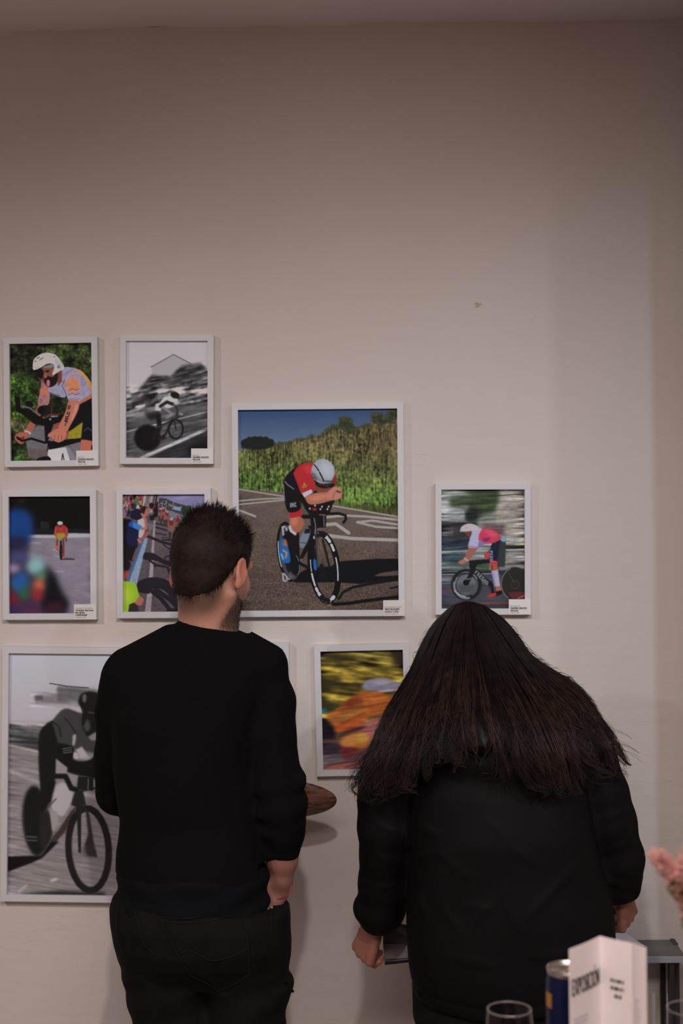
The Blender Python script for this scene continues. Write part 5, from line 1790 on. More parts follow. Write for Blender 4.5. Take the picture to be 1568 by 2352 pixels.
foot = [s_cone((legL[-1][0][0], MY - 0.05, 0.05), (legL[-1][0][0] - 0.02, MY + 0.12, 0.035), 0.034, 0.026),
        s_cone((legR[-1][0][0], MY - 0.05, 0.05), (legR[-1][0][0] + 0.03, MY + 0.12, 0.035), 0.034, 0.026)]
hR, hL = s_multi(handR, 0.006), s_multi(handL, 0.006)


def man_body_f(p):
    d = smin(body_f(p), head_f(p), 0.02)
    d = smin(d, hR(p), 0.008)
    d = smin(d, hL(p), 0.008)
    for f_ in foot:
        d = smin(d, f_(p), 0.02)
    return d


me, V = surf('body', man_body_f, (float(P(215, 1900, MY)[0]), -0.62, -0.005), (float(P(715, 1900, MY)[0]), -0.10, float(HC[2] + 0.14)), 0.0038)
loc = (V - HC) @ HR
on_head = (np.linalg.norm(loc, axis=1) < 0.19)
beard = lambda V: on_head * sstep(-0.045, -0.08, loc[:, 2]) * sstep(0.006, 0.026, loc[:, 1]) * 0.80 * sstep(-0.16, -0.13, loc[:, 2])
nape = lambda V: on_head * sstep(-0.150, -0.105, loc[:, 2]) * sstep(0.005, -0.03, loc[:, 1]) * 0.85 * sstep(0.068, 0.054, np.abs(loc[:, 0] + 0.004))
earred = lambda V: on_head * sstep(0.072, 0.082, np.abs(loc[:, 0])) * 0.55
lipc = lambda V: on_head * (np.abs(loc[:, 2] + 0.076) < 0.011) * (np.abs(loc[:, 0]) < 0.022) * (loc[:, 1] > 0.085) * 0.6
eyew = lambda V: on_head * (np.hypot(np.abs(loc[:, 0]) - 0.031, loc[:, 2]) < 0.010) * (loc[:, 1] > 0.083) * 0.8
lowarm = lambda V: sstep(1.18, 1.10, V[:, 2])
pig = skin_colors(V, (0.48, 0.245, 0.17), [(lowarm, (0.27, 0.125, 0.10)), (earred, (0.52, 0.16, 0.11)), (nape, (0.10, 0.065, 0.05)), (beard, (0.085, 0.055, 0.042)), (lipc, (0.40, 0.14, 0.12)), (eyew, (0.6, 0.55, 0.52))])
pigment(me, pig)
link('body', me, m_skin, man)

# hair: close-cropped sides, longer tousled top
def hair_region(q):
    """q in head space: >0 where hair grows"""
    y_, z_ = q[:, 1], q[:, 2]
    line = np.interp(y_, [-0.12, -0.080, -0.060, -0.030, -0.012, 0.012, 0.022, 0.034, 0.044, 0.070, 0.095], [-0.100, -0.106, -0.100, -0.062, -0.002, 0.004, -0.030, -0.028, 0.020, 0.052, 0.062])
    return z_ - line + 0.004 * np.sin(q[:, 0] * 260) * np.sin(q[:, 0] * 97 + 1)


skull_only = s_ell(HC + HR @ np.array((0, -0.008, 0.008)), (0.0735, 0.094, 0.088), HR)


def cap_f(p):
    q = (p - HC) @ HR
    h_ = hair_region(q)
    th = 0.0015 + 0.0055 * sstep(0.0, 0.05, h_) + 0.007 * sstep(0.045, 0.085, q[:, 2])
    core = smin(np.minimum(skull_f(p), skull_only(p)), neck_f(p), 0.02)
    d = core - th
    d = d + 0.0005 * np.sin(q[:, 0] * 410 + 3 * np.sin(q[:, 2] * 160)) * np.sin(q[:, 1] * 370)
    d = np.maximum(d, -h_ * 0.7)
    inside = core + 0.006
    return np.maximum(d, -inside)


me, Vh = surf('hair', cap_f, HC - 0.17, HC + 0.17, 0.003)
cap_o = link('hair', me, m_hair, man)
# strands
rng = np.random.default_rng(5)
n = 22000
dirs = rng.standard_normal((n, 3))
dirs /= np.linalg.norm(dirs, axis=1, keepdims=True)
q0 = np.array((0, -0.008, 0.008)) + dirs * np.array((0.0735, 0.094, 0.088)) * 1.02
# the lower roots sit on the nape
q0w = HC + q0 @ HR.T
for _ in range(4):
    q0w = q0w - dirs @ HR.T * smin(np.minimum(skull_f(q0w), skull_only(q0w)), neck_f(q0w), 0.02)[:, None]
q0 = (q0w - HC) @ HR
keep = (hair_region(q0) > -0.016) & (rng.random(len(q0)) < 0.06 + 0.94 * sstep(-0.016, 0.02, hair_region(q0))) & ((q0[:, 1] < 0.01) | (hair_region(q0) > 0.004))
q0, dirs = q0[keep], dirs[keep]
top = sstep(0.030, 0.078, q0[:, 2])
L = 0.008 + 0.004 * rng.random(len(q0)) + top * (0.010 + 0.012 * rng.random(len(q0)))
lean = np.stack([0.15 + 0.35 * np.sin(q0[:, 1] * 60 + q0[:, 0] * 40), 0.45 + 0.5 * np.sin(q0[:, 0] * 75), 0.35 * np.ones(len(q0))], 1) * top[:, None]
down = np.array((0.0, -0.1, -0.9)) * (1 - top)[:, None]
gd = dirs * (0.55 + 0.45 * top)[:, None] + lean * 0.8 + down + 0.22 * rng.standard_normal(q0.shape)
gd /= np.linalg.norm(gd, axis=1, keepdims=True)
N = 4
s_ = np.linspace(0, 1, N)
curl_ = rng.standard_normal(q0.shape) * 0.25
pts = q0[:, None, :] + L[:, None, None] * (gd[:, None, :] * s_[None, :, None] + curl_[:, None, :] * (s_ ** 2)[None, :, None] * 0.5)
pw = HC + pts @ HR.T
tag(link('hair_strands', tubes_me('hair_strands', pw, 0.00055, 0.00012, 3), m_hair, cap_o), kind='stuff')
# tufts that stand up on the crown
tuf = []
for k in range(90):
    x = rng.normal(0.0, 0.034); y_ = rng.uniform(-0.075, 0.055)
    z_ = 0.008 + 0.088 * math.sqrt(max(0.05, 1 - (x / 0.0735) ** 2 - ((y_ + 0.008) / 0.094) ** 2))
    b0 = np.array((x, y_, z_))
    g0 = np.array((x * 5 + rng.normal(0.05, 0.2), 0.25 + rng.normal(0, 0.25), 1.0)); g0 /= np.linalg.norm(g0)
    Lk = rng.uniform(0.022, 0.040)
    for j in range(9):
        b1 = b0 + rng.normal(0, 0.0045, 3) * (1, 1, 0.3)
        tip = b0 + g0 * Lk * rng.uniform(0.85, 1.12) + rng.normal(0, 0.0018, 3)
        mid = (b1 + tip) / 2 + g0 * 0.003 + rng.normal(0, 0.0015, 3)
        tuf.append(spline(np.array([b1, mid, tip]), 5))
tw = HC + np.array(tuf) @ HR.T
tag(link('hair_strands', tubes_me('hair_strands', tw, 0.0011, 0.0002, 3), m_hair, cap_o), kind='stuff')
# beard stubble along the jaw
sel = np.where(beard(V) > 0.45)[0]
sel = rng.choice(sel, min(1800, len(sel)), replace=False)
bn = V[sel] - (HC + HR @ np.array((0, 0.01, -0.05)))
bn /= np.linalg.norm(bn, axis=1, keepdims=True)
bd = bn * 0.6 + np.array((0.1, 0.0, -0.7)) + 0.3 * rng.standard_normal(bn.shape)
bd /= np.linalg.norm(bd, axis=1, keepdims=True)
bp_ = V[sel][:, None, :] + bd[:, None, :] * (np.linspace(0, 0.006, 3))[None, :, None]
tag(link('beard', tubes_me('beard', bp_, 0.00035, 0.0001, 3), m_hair, man), kind='stuff')
# red thread bracelet
ax_ = wristR - P(645, 2020, -0.440); ax_ /= np.linalg.norm(ax_)
u1 = np.cross(ax_, (0, 1, 0)); u1 /= np.linalg.norm(u1); u2 = np.cross(ax_, u1)
tt = np.linspace(0, 2 * math.pi, 40)
wc = P(642, 2040, -0.433)
ringp = np.array([wc + (u1 * math.cos(t) + u2 * math.sin(t)) * (0.0275 + 0.001 * math.sin(3 * t)) + ax_ * 0.016 * math.cos(t - 2.4) for t in tt])
m_red = mat('red_thread', (0.42, 0.025, 0.02), 0.8, 0.2, bump=(900, 0.5, 0.0003))
br = link('bracelet', tubes_me('bracelet', ringp[None], 0.0009, 0.0009, 5), m_red, man)
for q in ((P(615, 2022, -0.47), P(609, 2032, -0.475), P(606, 2040, -0.475)), (P(615, 2022, -0.47), P(606, 2027, -0.475), P(604, 2036, -0.475))):
    link('thread_tail', tubes_me('thread_tail', spline(np.array(q), 8)[None], 0.0013, 0.0009, 5), m_red, br)
link('thread_tail', tubes_me('thread_tail', spline(np.array([ringp[np.argmin(ringp[:, 0])], P(615, 2022, -0.47)]), 6)[None], 0.0009, 0.0009, 5), m_red, br)


def shoe(x, yaw_, parent, sc=1.0):
    Rm = rotm(yaw_)
    base = np.array((x, MY - 0.02 if parent is man else parent.location[1] - 0.01, 0.0))
    W_ = lambda q: base + Rm @ (np.asarray(q) * sc)
    f = s_un([s_cone(W_((0, -0.06, 0.055)), W_((0, 0.08, 0.045)), 0.042, 0.038), s_cone(W_((0, 0.08, 0.045)), W_((0.004, 0.18, 0.035)), 0.040, 0.030),
              s_cone(W_((0, -0.045, 0.06)), W_((0, -0.04, 0.10)), 0.042, 0.044)], 0.03)
    f2 = lambda p: np.maximum(f(p), 0.018 - p[:, 2])
    me_, _ = surf('shoe', f2, base - 0.26, base + np.array((0.26, 0.26, 0.17)), 0.006)
    o_ = link('shoe', me_, m_shoe, parent)
    f3 = lambda p: np.maximum(np.maximum(f(p * np.array((1, 1, 0)) + np.array((0, 0, 0.04))) - 0.006, p[:, 2] - 0.022), 0.001 - p[:, 2])
    me_, _ = surf('shoe_sole', f3, base - 0.26, base + np.array((0.26, 0.26, 0.06)), 0.006)
    link('shoe_sole', me_, m_sole, o_)


shoe(legL[-1][0][0], -6, man)
shoe(legR[-1][0][0], 10, man)

# wooden platter he holds in front of him
pl = tag(empty('serving_platter', tuple(plate_c)), 'oval brown wooden platter held in front of the man in the sweater', 'platter')
m_wood = mat('walnut_wood', (0.14, 0.06, 0.038), 0.45, 0.4)
nt = m_wood.node_tree
b_ = nt.nodes['Principled BSDF']
tc = nt.nodes['Texture Coordinate'] if 'Texture Coordinate' in nt.nodes else nt.nodes.new('ShaderNodeTexCoord')
mp = nt.nodes.new('ShaderNodeMapping'); mp.inputs['Scale'].default_value = (3, 26, 26); mp.inputs['Rotation'].default_value = (0, 0, 0.35)
nz_ = nt.nodes.new('ShaderNodeTexNoise'); nz_.inputs['Scale'].default_value = 4; nz_.inputs['Detail'].default_value = 6; nz_.inputs['Distortion'].default_value = 1.6
rp_ = nt.nodes.new('ShaderNodeValToRGB')
rp_.color_ramp.elements[0].position = 0.38; rp_.color_ramp.elements[0].color = (0.065, 0.028, 0.02, 1)
rp_.color_ramp.elements[1].position = 0.62; rp_.color_ramp.elements[1].color = (0.23, 0.115, 0.075, 1)
nt.links.new(tc.outputs['Object'], mp.inputs[0]); nt.links.new(mp.outputs[0], nz_.inputs['Vector']); nt.links.new(nz_.outputs['Fac'], rp_.inputs[0]); nt.links.new(rp_.outputs[0], b_.inputs['Base Color'])
na, nr = 72, 10
V, Fq = [], []
A_, B_ = 172 / 982, 0.055


def prof(s, side):
    lift = 0.010 * s ** 3
    return lift + (0.004 if side else -0.004) * (1 if s < 0.97 else 0.4)


for side in (1, 0):
    for ir in range(nr + 1):
        s = ir / nr
        for ia in range(na):
            t = 2 * math.pi * ia / na
            V.append((A_ * s * math.copysign(abs(math.cos(t)) ** 0.92, math.cos(t)), B_ * s * math.sin(t), prof(s, side)))
for side in (1, 0):
    o0 = (1 - side) * (nr + 1) * na
    for ir in range(nr):
        for ia in range(na):
            a, b = o0 + ir * na + ia, o0 + ir * na + (ia + 1) % na
            c, d = b + na, a + na
            Fq.append((a, d, c, b) if side else (a, b, c, d))
for ia in range(na):
    a, b = nr * na + ia, nr * na + (ia + 1) % na
    Fq.append((a, a + (nr + 1) * na, b + (nr + 1) * na, b))
o = link('platter_board', polymesh('platter_board', V, Fq, True), m_wood, pl, True)
o.rotation_euler = (math.radians(-68), math.radians(2.0), 0)

# ------------------------------------------------------------------ the woman
WY = -0.58
wom = tag(empty('person', (float(P(1165, 2200, WY)[0]), WY, 0.0)),
          'long haired woman in black hooded jacket bending her head forward, seen from behind', 'person')
# jacket trunk: back row by row
jt = [row(1570, 1040, 1180, -0.50, 0.060), row(1610, 1010, 1220, -0.52, 0.080), row(1660, 975, 1278, -0.54, 0.100), row(1730, 945, 1332, -0.56, 0.122),
      row(1810, 938, 1350, -0.572, 0.134), row(1910, 940, 1357, -0.582, 0.142), row(2000, 938, 1380, -0.585, 0.144), row(2081, 933, 1402, -0.587, 0.146),
      row(2150, 933, 1413, -0.588, 0.148), row(2212, 938, 1416, -0.588, 0.148), row(2260, 946, 1414, -0.586, 0.144), row(2300, 957, 1404, -0.584, 0.136)]
wArmL = [(P(955, 1735, -0.545), 0.052), (P(908, 1785, -0.55), 0.056), (P(887, 1840, -0.552), 0.0570), (P(884, 1900, -0.55), 0.0575), (P(886, 1960, -0.535), 0.0535), (P(880, 2030, -0.51), 0.0530), (P(874, 2085, -0.49), 0.0520), (P(872, 2125, -0.475), 0.0360)]
wArmR = [(P(1312, 1710, -0.545), 0.052), (P(1358, 1760, -0.55), 0.055), (P(1380, 1820, -0.555), 0.055), (P(1398, 1890, -0.55), 0.0575), (P(1412, 1970, -0.535), 0.0570), (P(1416, 2020, -0.515), 0.0500), (P(1424, 2050, -0.50), 0.0330)]
hood = s_un([s_ell(P(1130, 1700, -0.62), (0.105, 0.055, 0.075)), s_ell(P(1120, 1640, -0.56), (0.085, 0.055, 0.05)), s_ell(P(1140, 1752, -0.668), (0.090, 0.032, 0.028))], 0.03)
jk0 = s_un([s_loft(jt, 2.35), s_cone(P(1020, 1640, -0.51), P(965, 1725, -0.545), 0.045, 0.05), s_cone(P(1205, 1630, -0.51), P(1305, 1700, -0.545), 0.045, 0.05)], 0.03)
cuffs = [s_ell(P(826, 2084, -0.49), (0.012, 0.03, 0.018)), s_ell(P(1450, 2045, -0.505), (0.010, 0.03, 0.014))]
jk1 = s_un([jk0, s_chain(wArmL, 0.012), s_chain(wArmR, 0.012)] + cuffs, 0.018)
jk2 = s_un([jk1, hood], 0.025)
folds = [((967, 1915), (1010, 1925), 0.006), ((955, 1985), (1040, 1960), 0.005), ((1085, 2120), (1125, 2075), 0.005), ((1060, 2085), (1130, 2080), 0.0045), ((1180, 1950), (1230, 1985), 0.005),
         ((1200, 2110), (1330, 1990), 0.006), ((1150, 2050), (1200, 2150), 0.004), ((1010, 2080), (1060, 2150), 0.004), ((1270, 2060), (1330, 2150), 0.005), ((960, 2060), (975, 2120), 0.005),
         ((1000, 1960), (1080, 2020), 0.004), ((1100, 1870), (1180, 1940), 0.003), ((1030, 2200), (1150, 2215), 0.004), ((1220, 2200), (1350, 2180), 0.004), ((1250, 1880), (1330, 1960), 0.004),
         ((850, 1880), (930, 1920), 0.006), ((850, 1960), (925, 1990), 0.006), ((850, 2050), (920, 2040), 0.006), ((1370, 1880), (1440, 1860), 0.006), ((1380, 1960), (1460, 1930), 0.006), ((1385, 2020), (1440, 2045), 0.006)]
fseg = []
for a, b, r_ in folds:
    ya = -0.72 if 940 < (a[0] + b[0]) / 2 < 1360 else (-0.595)
    fseg.append((P(a[0], a[1], ya), P(b[0], b[1], ya), r_))


def jacket_f(p):
    d = wrinkle(jk2, 0.0028, 13, 19, 27, 1.9)(p)
    for a, b, r_ in fseg:
        ab = (b - a)
        t = np.clip((p - a) @ ab / (ab @ ab), 0, 1)
        q = p - a - t[:, None] * ab
        rr = np.hypot(q[:, 0], q[:, 2])
        d = d - 0.55 * r_ * np.exp(-(rr / 0.008) ** 2) * (np.abs(q[:, 1]) < 0.09) * (0.3 + 0.7 * np.sin(np.pi * t))
    # gathered hem: drawn in near the bottom edge
    zh = np.interp(p[:, 0], [P(951, 2280, WY)[0], P(1081, 2296, WY)[0], P(1240, 2285, WY)[0], P(1410, 2262, WY)[0]], [P(951, 2279, WY)[2], P(1081, 2296, WY)[2], P(1240, 2284, WY)[2], P(1410, 2262, WY)[2]])
    trunk = (p[:, 0] > P(925, 2200, WY)[0]) & (p[:, 0] < P(1425, 2200, WY)[0]) & (p[:, 1] < -0.38)
    d = np.where(trunk, np.maximum(d, zh - p[:, 2]), d)
    d = d + 0.003 * np.exp(-((p[:, 2] - zh - 0.028) / 0.004) ** 2) * trunk
    return d


cutL, nL = P(872, 2128, -0.475), P(872, 2128, -0.475) - P(874, 2085, -0.49)
cutR, nR = P(1424, 2056, -0.50), P(1424, 2056, -0.50) - P(1416, 2020, -0.515)


def jacket_cut(p):
    d = jacket_f(p)
    for c_, n_, rad in ((cutL, nL, 0.075), (cutR, nR, 0.06)):
        m_ = np.linalg.norm(p - c_, axis=1) < rad
        d = np.where(m_, np.maximum(d, (p - c_) @ (n_ / np.linalg.norm(n_))), d)
    return d


me, _ = surf('jacket', jacket_cut, (float(P(795, 1900, WY)[0]), -0.79, float(P(1100, 2320, WY)[2])), (float(P(1500, 1900, WY)[0]), -0.36, float(P(1100, 1530, WY)[2])), 0.0048)
jk_o = link('jacket', me, m_jacket, wom)
# trousers
wl = [(P(1060, 2260, WY), 0.098), (P(1058, 2352, WY), 0.088), (np.array([P(1065, 2352, WY)[0], WY + 0.01, 0.42]), 0.066), (np.array([P(1065, 2352, WY)[0], WY - 0.01, 0.08]), 0.052)]
wr = [(P(1270, 2260, WY), 0.098), (P(1265, 2352, WY), 0.088), (np.array([P(1255, 2352, WY)[0], WY + 0.01, 0.42]), 0.066), (np.array([P(1255, 2352, WY)[0], WY - 0.01, 0.08]), 0.052)]
wp = s_loft([row(2200, 970, 1375, WY, 0.115), row(2270, 963, 1385, WY, 0.13), row(2330, 962, 1375, WY, 0.12)], 2.3)
tr_f = s_un([wp, s_chain(wl, 0.02), s_chain(wr, 0.02)], 0.03)
tr2 = lambda p: np.maximum(wrinkle(tr_f, 0.003, 14, 21, 44, 0.2)(p), 0.03 - p[:, 2])
me, _ = surf('trousers', tr2, (float(P(930, 2250, WY)[0]), WY - 0.17, 0.0), (float(P(1420, 2250, WY)[0]), WY + 0.17, float(P(1100, 2215, WY)[2])), 0.006)
link('trousers', me, m_denim, wom)
# body
WHC = P(1076, 1508, -0.425)
WHR = rotm(2, 42, 0)
whead_f, wskull_f = head_fns(WHC, WHR, 0.076, 18, 0.9)
sc_head = 0.95
wristL, wristRw = P(857, 2133, -0.462), P(1432, 2066, -0.490)
hL_ = s_multi(hand_parts(wristL, P(838, 2182, -0.440) - wristL, (0.80, 0.55, 0.15), 0.90, (0.75, 1.05, 0.7), False, 0.0, 0.8), 0.005)
hR_ = s_multi(hand_parts(wristRw, P(1438, 2105, -0.455) - wristRw, (-0.75, 0.60, 0.10), 0.88, (0.70, 1.0, 0.7), True, 0.0, 0.8), 0.005)
wb = s_un([s_loft([(z, cx, cy + 0.01, max(a_ - 0.035, 0.03), max(b_ - 0.035, 0.03)) for z, cx, cy, a_, b_ in jt], 2.2),
           s_chain([(P(1110, 1600, -0.51), 0.052), (P(1090, 1540, -0.465), 0.048), (WHC + WHR @ np.array((0, -0.02, -0.05)), 0.048)], 0.02),
           s_chain([(q, min(r_ * 0.68, 0.042)) for q, r_ in wArmL[:6]] + [(P(866, 2105, -0.480), 0.026), (wristL, 0.021)], 0.01),
           s_chain([(q, min(r_ * 0.68, 0.042)) for q, r_ in wArmR[:5]] + [(P(1424, 2035, -0.505), 0.026), (wristRw, 0.0205)], 0.01),
           s_chain([(q, r_ * 0.82) for q, r_ in wl], 0.02), s_chain([(q, r_ * 0.82) for q, r_ in wr], 0.02)], 0.02)
wfoot = [s_cone((q[-1][0][0], WY - 0.04, 0.05), (q[-1][0][0] + dx, WY + 0.11, 0.034), 0.032, 0.024) for q, dx in ((wl, -0.02), (wr, 0.02))]


def wom_body(p):
    d = smin(wb(p), whead_f(p), 0.02)
    d = smin(d, hL_(p), 0.007)
    d = smin(d, hR_(p), 0.007)
    for f_ in wfoot:
        d = smin(d, f_(p), 0.02)
    return d


me, V = surf('body', wom_body, (float(P(800, 1900, WY)[0]), -0.76, -0.005), (float(P(1490, 1900, WY)[0]), -0.27, float(WHC[2] + 0.13)), 0.004)
kn = lambda V: sstep(0.0, 1.0, np.sin(V[:, 2] * 190) * np.sin(V[:, 0] * 210)) * 0.25
pigment(me, skin_colors(V, (0.31, 0.13, 0.098), [(kn, (0.34, 0.105, 0.08))]))
link('body', me, m_skin, wom)
MYs = MY
for q, a in ((wl, -6), (wr, 7)):
    shoe(q[-1][0][0], a, wom, 0.9)

# long hair falling from the crown over both shoulders
G = [[(1030, 1400, -.46), (1008, 1420, -.452), (990, 1440, -.45), (964, 1486, -.46), (941, 1539, -.48), (913, 1590, -.52), (886, 1635, -.56), (840, 1735, -.61), (810, 1812, -.63)],
     [(1040, 1391, -.475), (1008, 1440, -.49), (968, 1540, -.53), (925, 1640, -.60), (893, 1735, -.645), (868, 1826, -.655)],
     [(1056, 1386, -.49), (1026, 1445, -.515), (992, 1545, -.565), (962, 1645, -.645), (944, 1730, -.70), (938, 1806, -.71)],
     [(1066, 1383, -.50), (1050, 1448, -.535), (1030, 1550, -.60), (1010, 1650, -.69), (1001, 1692, -.72), (996, 1728, -.735)],
     [(1075, 1382, -.505), (1076, 1450, -.545), (1080, 1550, -.62), (1090, 1650, -.715), (1098, 1705, -.74), (1112, 1752, -.745)],
     [(1085, 1383, -.50), (1105, 1448, -.535), (1140, 1550, -.605), (1178, 1650, -.70), (1205, 1730, -.735), (1225, 1808, -.74)],
     [(1094, 1386, -.49), (1128, 1445, -.515), (1190, 1550, -.57), (1248, 1645, -.665), (1282, 1725, -.705), (1300, 1800, -.71)],
     [(1114, 1391, -.475), (1155, 1445, -.49), (1230, 1545, -.53), (1308, 1635, -.60), (1350, 1715, -.645), (1368, 1780, -.655)],
     [(1128, 1401, -.46), (1150, 1416, -.452), (1168, 1434, -.45), (1194, 1467, -.455), (1218, 1503, -.465), (1262, 1534, -.48), (1310, 1563, -.51), (1350, 1604, -.54), (1400, 1692, -.59), (1430, 1757, -.605)]]
NS = 26
def arcs(c, n):
    L_ = np.concatenate([[0], np.cumsum(np.linalg.norm(np.diff(c, axis=0), axis=1))])
    u_ = np.linspace(0, L_[-1], n)
    return np.stack([np.interp(u_, L_, c[:, i]) for i in range(3)], 1)


GP = np.array([arcs(spline(np.array([P(x, y, Y) for x, y, Y in g]), 200), NS) for g in G])      # guides x samples x 3
gt = np.linspace(0, 1, len(G))


def hair_at(t):
    t = np.asarray(t, float)
    i = np.clip((t * (len(G) - 1)).astype(int), 0, len(G) - 2)
    f = (t * (len(G) - 1) - i)[:, None, None]
    f = f * f * (3 - 2 * f) * 0.4 + f * 0.6
    return GP[i] * (1 - f) + GP[i + 1] * f


# underlying mass (a thick curved sheet that follows the head, shoulders and back)
nt_ = 70
tg = np.linspace(0.012, 0.988, nt_)
F0 = hair_at(tg)
rng = np.random.default_rng(21)
smp = np.linspace(0, 1, NS)
cut_s = 0.86 + 0.05 * np.sin(tg * 40) + 0.05 * rng.standard_normal(nt_)
idxs = smp[None, :] * cut_s[:, None] * (NS - 1)
i0 = np.clip(idxs.astype(int), 0, NS - 2)
ff = (idxs - i0)[..., None]
front = np.take_along_axis(F0, i0[..., None].repeat(3, 2), 1) * (1 - ff) + np.take_along_axis(F0, (i0 + 1)[..., None].repeat(3, 2), 1) * ff
ridge = 0.004 * np.sin(tg * 150)[:, None] + 0.003 * np.sin(tg * 71 + 1)[:, None] * smp[None, :]
front[..., 1] += 0.006 + ridge
thick = (0.012 + 0.045 * np.sin(np.pi * tg) ** 0.5)[:, None] * (0.4 + 0.6 * np.sin(np.pi * np.clip(smp * 0.9 + 0.1, 0, 1)))[None, :]
backs = front.copy()
backs[..., 1] += thick + 0.012
Vb = np.concatenate([front.reshape(-1, 3), backs.reshape(-1, 3)])
qs = []
nb = nt_ * NS
for i in range(nt_ - 1):
    for j in range(NS - 1):
        a = i * NS + j
        qs.append((a, a + 1, a + NS + 1, a + NS))
        qs.append((nb + a, nb + a + NS, nb + a + NS + 1, nb + a + 1))
for i in range(nt_ - 1):
    for j in (0, NS - 1):
        a, b = i * NS + j, (i + 1) * NS + j
        qs.append((a, b, nb + b, nb + a))
for j in range(NS - 1):
    for i in (0, nt_ - 1):
        a, b = i * NS + j, i * NS + j + 1
        qs.append((a, b, nb + b, nb + a))
hair_o = link('hair', mesh_np('hair', Vb, np.array(qs)), m_hair_long, wom)
# scalp cap so that the head reads from the side as well
capw = lambda p: np.maximum(wskull_f(p) - 0.006, -(((p - WHC) @ WHR)[:, 2] - np.interp(((p - WHC) @ WHR)[:, 1], [-0.12, 0.0, 0.05, 0.09], [-0.10, -0.06, 0.02, 0.06])))
me, _ = surf('scalp_hair', capw, WHC - 0.16, WHC + 0.16, 0.005)
link('scalp_hair', me, m_hair_long, hair_o)


def strands(n_lock, per, spread, wave, seed, r0, lift, s0=0.0):
    rng = np.random.default_rng(seed)
    tc_ = np.sort(rng.random(n_lock))
    allp = []
    s = np.linspace(0, 1, NS)
    for k in range(n_lock):
        t = np.clip(tc_[k] + spread * rng.standard_normal(per), 0, 1)
        pth = hair_at(t)
        ln = np.clip(0.95 + 0.09 * rng.standard_normal() + 0.035 * rng.standard_normal(per), 0.7, 1.12)
        st_ = s0 * (0.6 + 0.7 * rng.random((per, 1)))
        ix = np.clip((st_ + (1 - st_) * s[None, :]) * ln[:, None] * (NS - 1), 0, NS - 1.001)
        i_ = ix.astype(int)
        f_ = (ix - i_)[..., None]
        p_ = np.take_along_axis(pth, i_[..., None].repeat(3, 2), 1) * (1 - f_) + np.take_along_axis(pth, (i_ + 1)[..., None].repeat(3, 2), 1) * f_
        over = np.maximum(ln - 1.0, 0)[:, None, None] * 0.25 * (s ** 4)[None, :, None]
        p_ = p_ + over * np.array((0, 0, -1.0))
        ph, fq = rng.random() * 6.28, rng.uniform(5, 11)
        amp = wave * (0.5 + rng.random())
        g_ = (s ** 1.6)[None, :]
        p_[..., 0] += amp * np.sin(fq * s[None, :] + ph) * g_ + 0.0022 * rng.standard_normal((per, 1)) * s[None, :]
        p_[..., 0] += 0.0016 * np.sin(rng.uniform(14, 30, (per, 1)) * s[None, :] + 6.28 * rng.random((per, 1))) * g_
        p_[..., 1] -= lift * rng.random((per, 1)) * np.sin(np.pi * np.clip(s + 0.08, 0, 1))[None, :] + 0.004 * np.sin(fq * 0.7 * s[None, :] + ph * 2) * g_
        curl = rng.normal(-0.002, 0.018) * sstep(0.72, 1.0, s)[None, :] ** 2
        p_[..., 0] += curl
        p_[..., 2] += np.abs(curl) * 0.4
        allp.append(p_)
    return np.concatenate(allp), r0


pp, r_ = strands(135, 24, 0.0044, 0.0105, 31, 0.0008, 0.013)
tag(link('hair_strands', tubes_me('hair_strands', pp, 0.00075, 0.00025, 3), m_hair_long, hair_o), kind='stuff')
m_hair_lit = mat('long_hair_lit', (0.030, 0.0165, 0.0125), 0.42, 0.3, var=0.5, vscale=45)  # lighter copy of the hair colour, paints lit locks into the lower half
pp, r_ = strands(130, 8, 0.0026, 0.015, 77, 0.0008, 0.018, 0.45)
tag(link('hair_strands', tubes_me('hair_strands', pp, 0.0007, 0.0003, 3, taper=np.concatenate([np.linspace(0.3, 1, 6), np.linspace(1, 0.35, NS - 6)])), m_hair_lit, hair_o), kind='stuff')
# flyaways along the outline
fly = []
for side, n_ in ((0.0, 60), (1.0, 110)):
    base = hair_at(np.array([side]))[0]
    for k in range(n_):
        i = rng.integers(3, NS - 2)
        L_ = rng.uniform(0.015, 0.05)
        tdir = base[min(i + 2, NS - 1)] - base[i]
        tdir /= np.linalg.norm(tdir)
        out = np.array((-1 if side == 0 else 1, 0.0, 0.55))
        b0 = base[i] + np.array(((0.004 if side == 0 else -0.004), 0.004 * rng.standard_normal(), 0))
        m1 = b0 + tdir * L_ * 0.5 + out * rng.uniform(0.002, 0.010)
        e1 = b0 + tdir * L_ + out * rng.uniform(-0.003, 0.012) + 0.003 * rng.standard_normal(3)
        fly.append(spline(np.array([b0, m1, e1]), 8))
for k in range(60):
    t = rng.random()
    b0 = hair_at(np.array([t]))[0][-2]
    L_ = rng.uniform(0.01, 0.03)
    fly.append(spline(np.array([b0, b0 + np.array((rng.normal(0, 0.006), -0.004, -L_ * 0.6)), b0 + np.array((rng.normal(0, 0.012), -0.004, -L_))]), 8))
# the two pointed tips at the ends
for (u0, v0, Y, pts) in ((846, 1740, -.615, [(822, 1790), (806, 1812), (822, 1828)]), (1410, 1715, -.6, [(1425, 1735), (1436, 1750), (1448, 1759)])):
    for k in range(26):
        j = rng.normal(0, 3.2, 2)
        q = [P(u0 + j[0] * 2, v0 + j[1] * 2, Y)] + [P(u + j[0] * w_, v + j[1] * w_, Y + 0.004 * rng.standard_normal()) for (u, v), w_ in zip(pts, (1.3, 0.8, 0.5))]
        fly.append(spline(np.array(q), 8))
tag(link('hair_strands', tubes_me('hair_strands', np.array(fly), 0.00045, 0.00015, 3), m_hair_long, hair_o), kind='stuff')
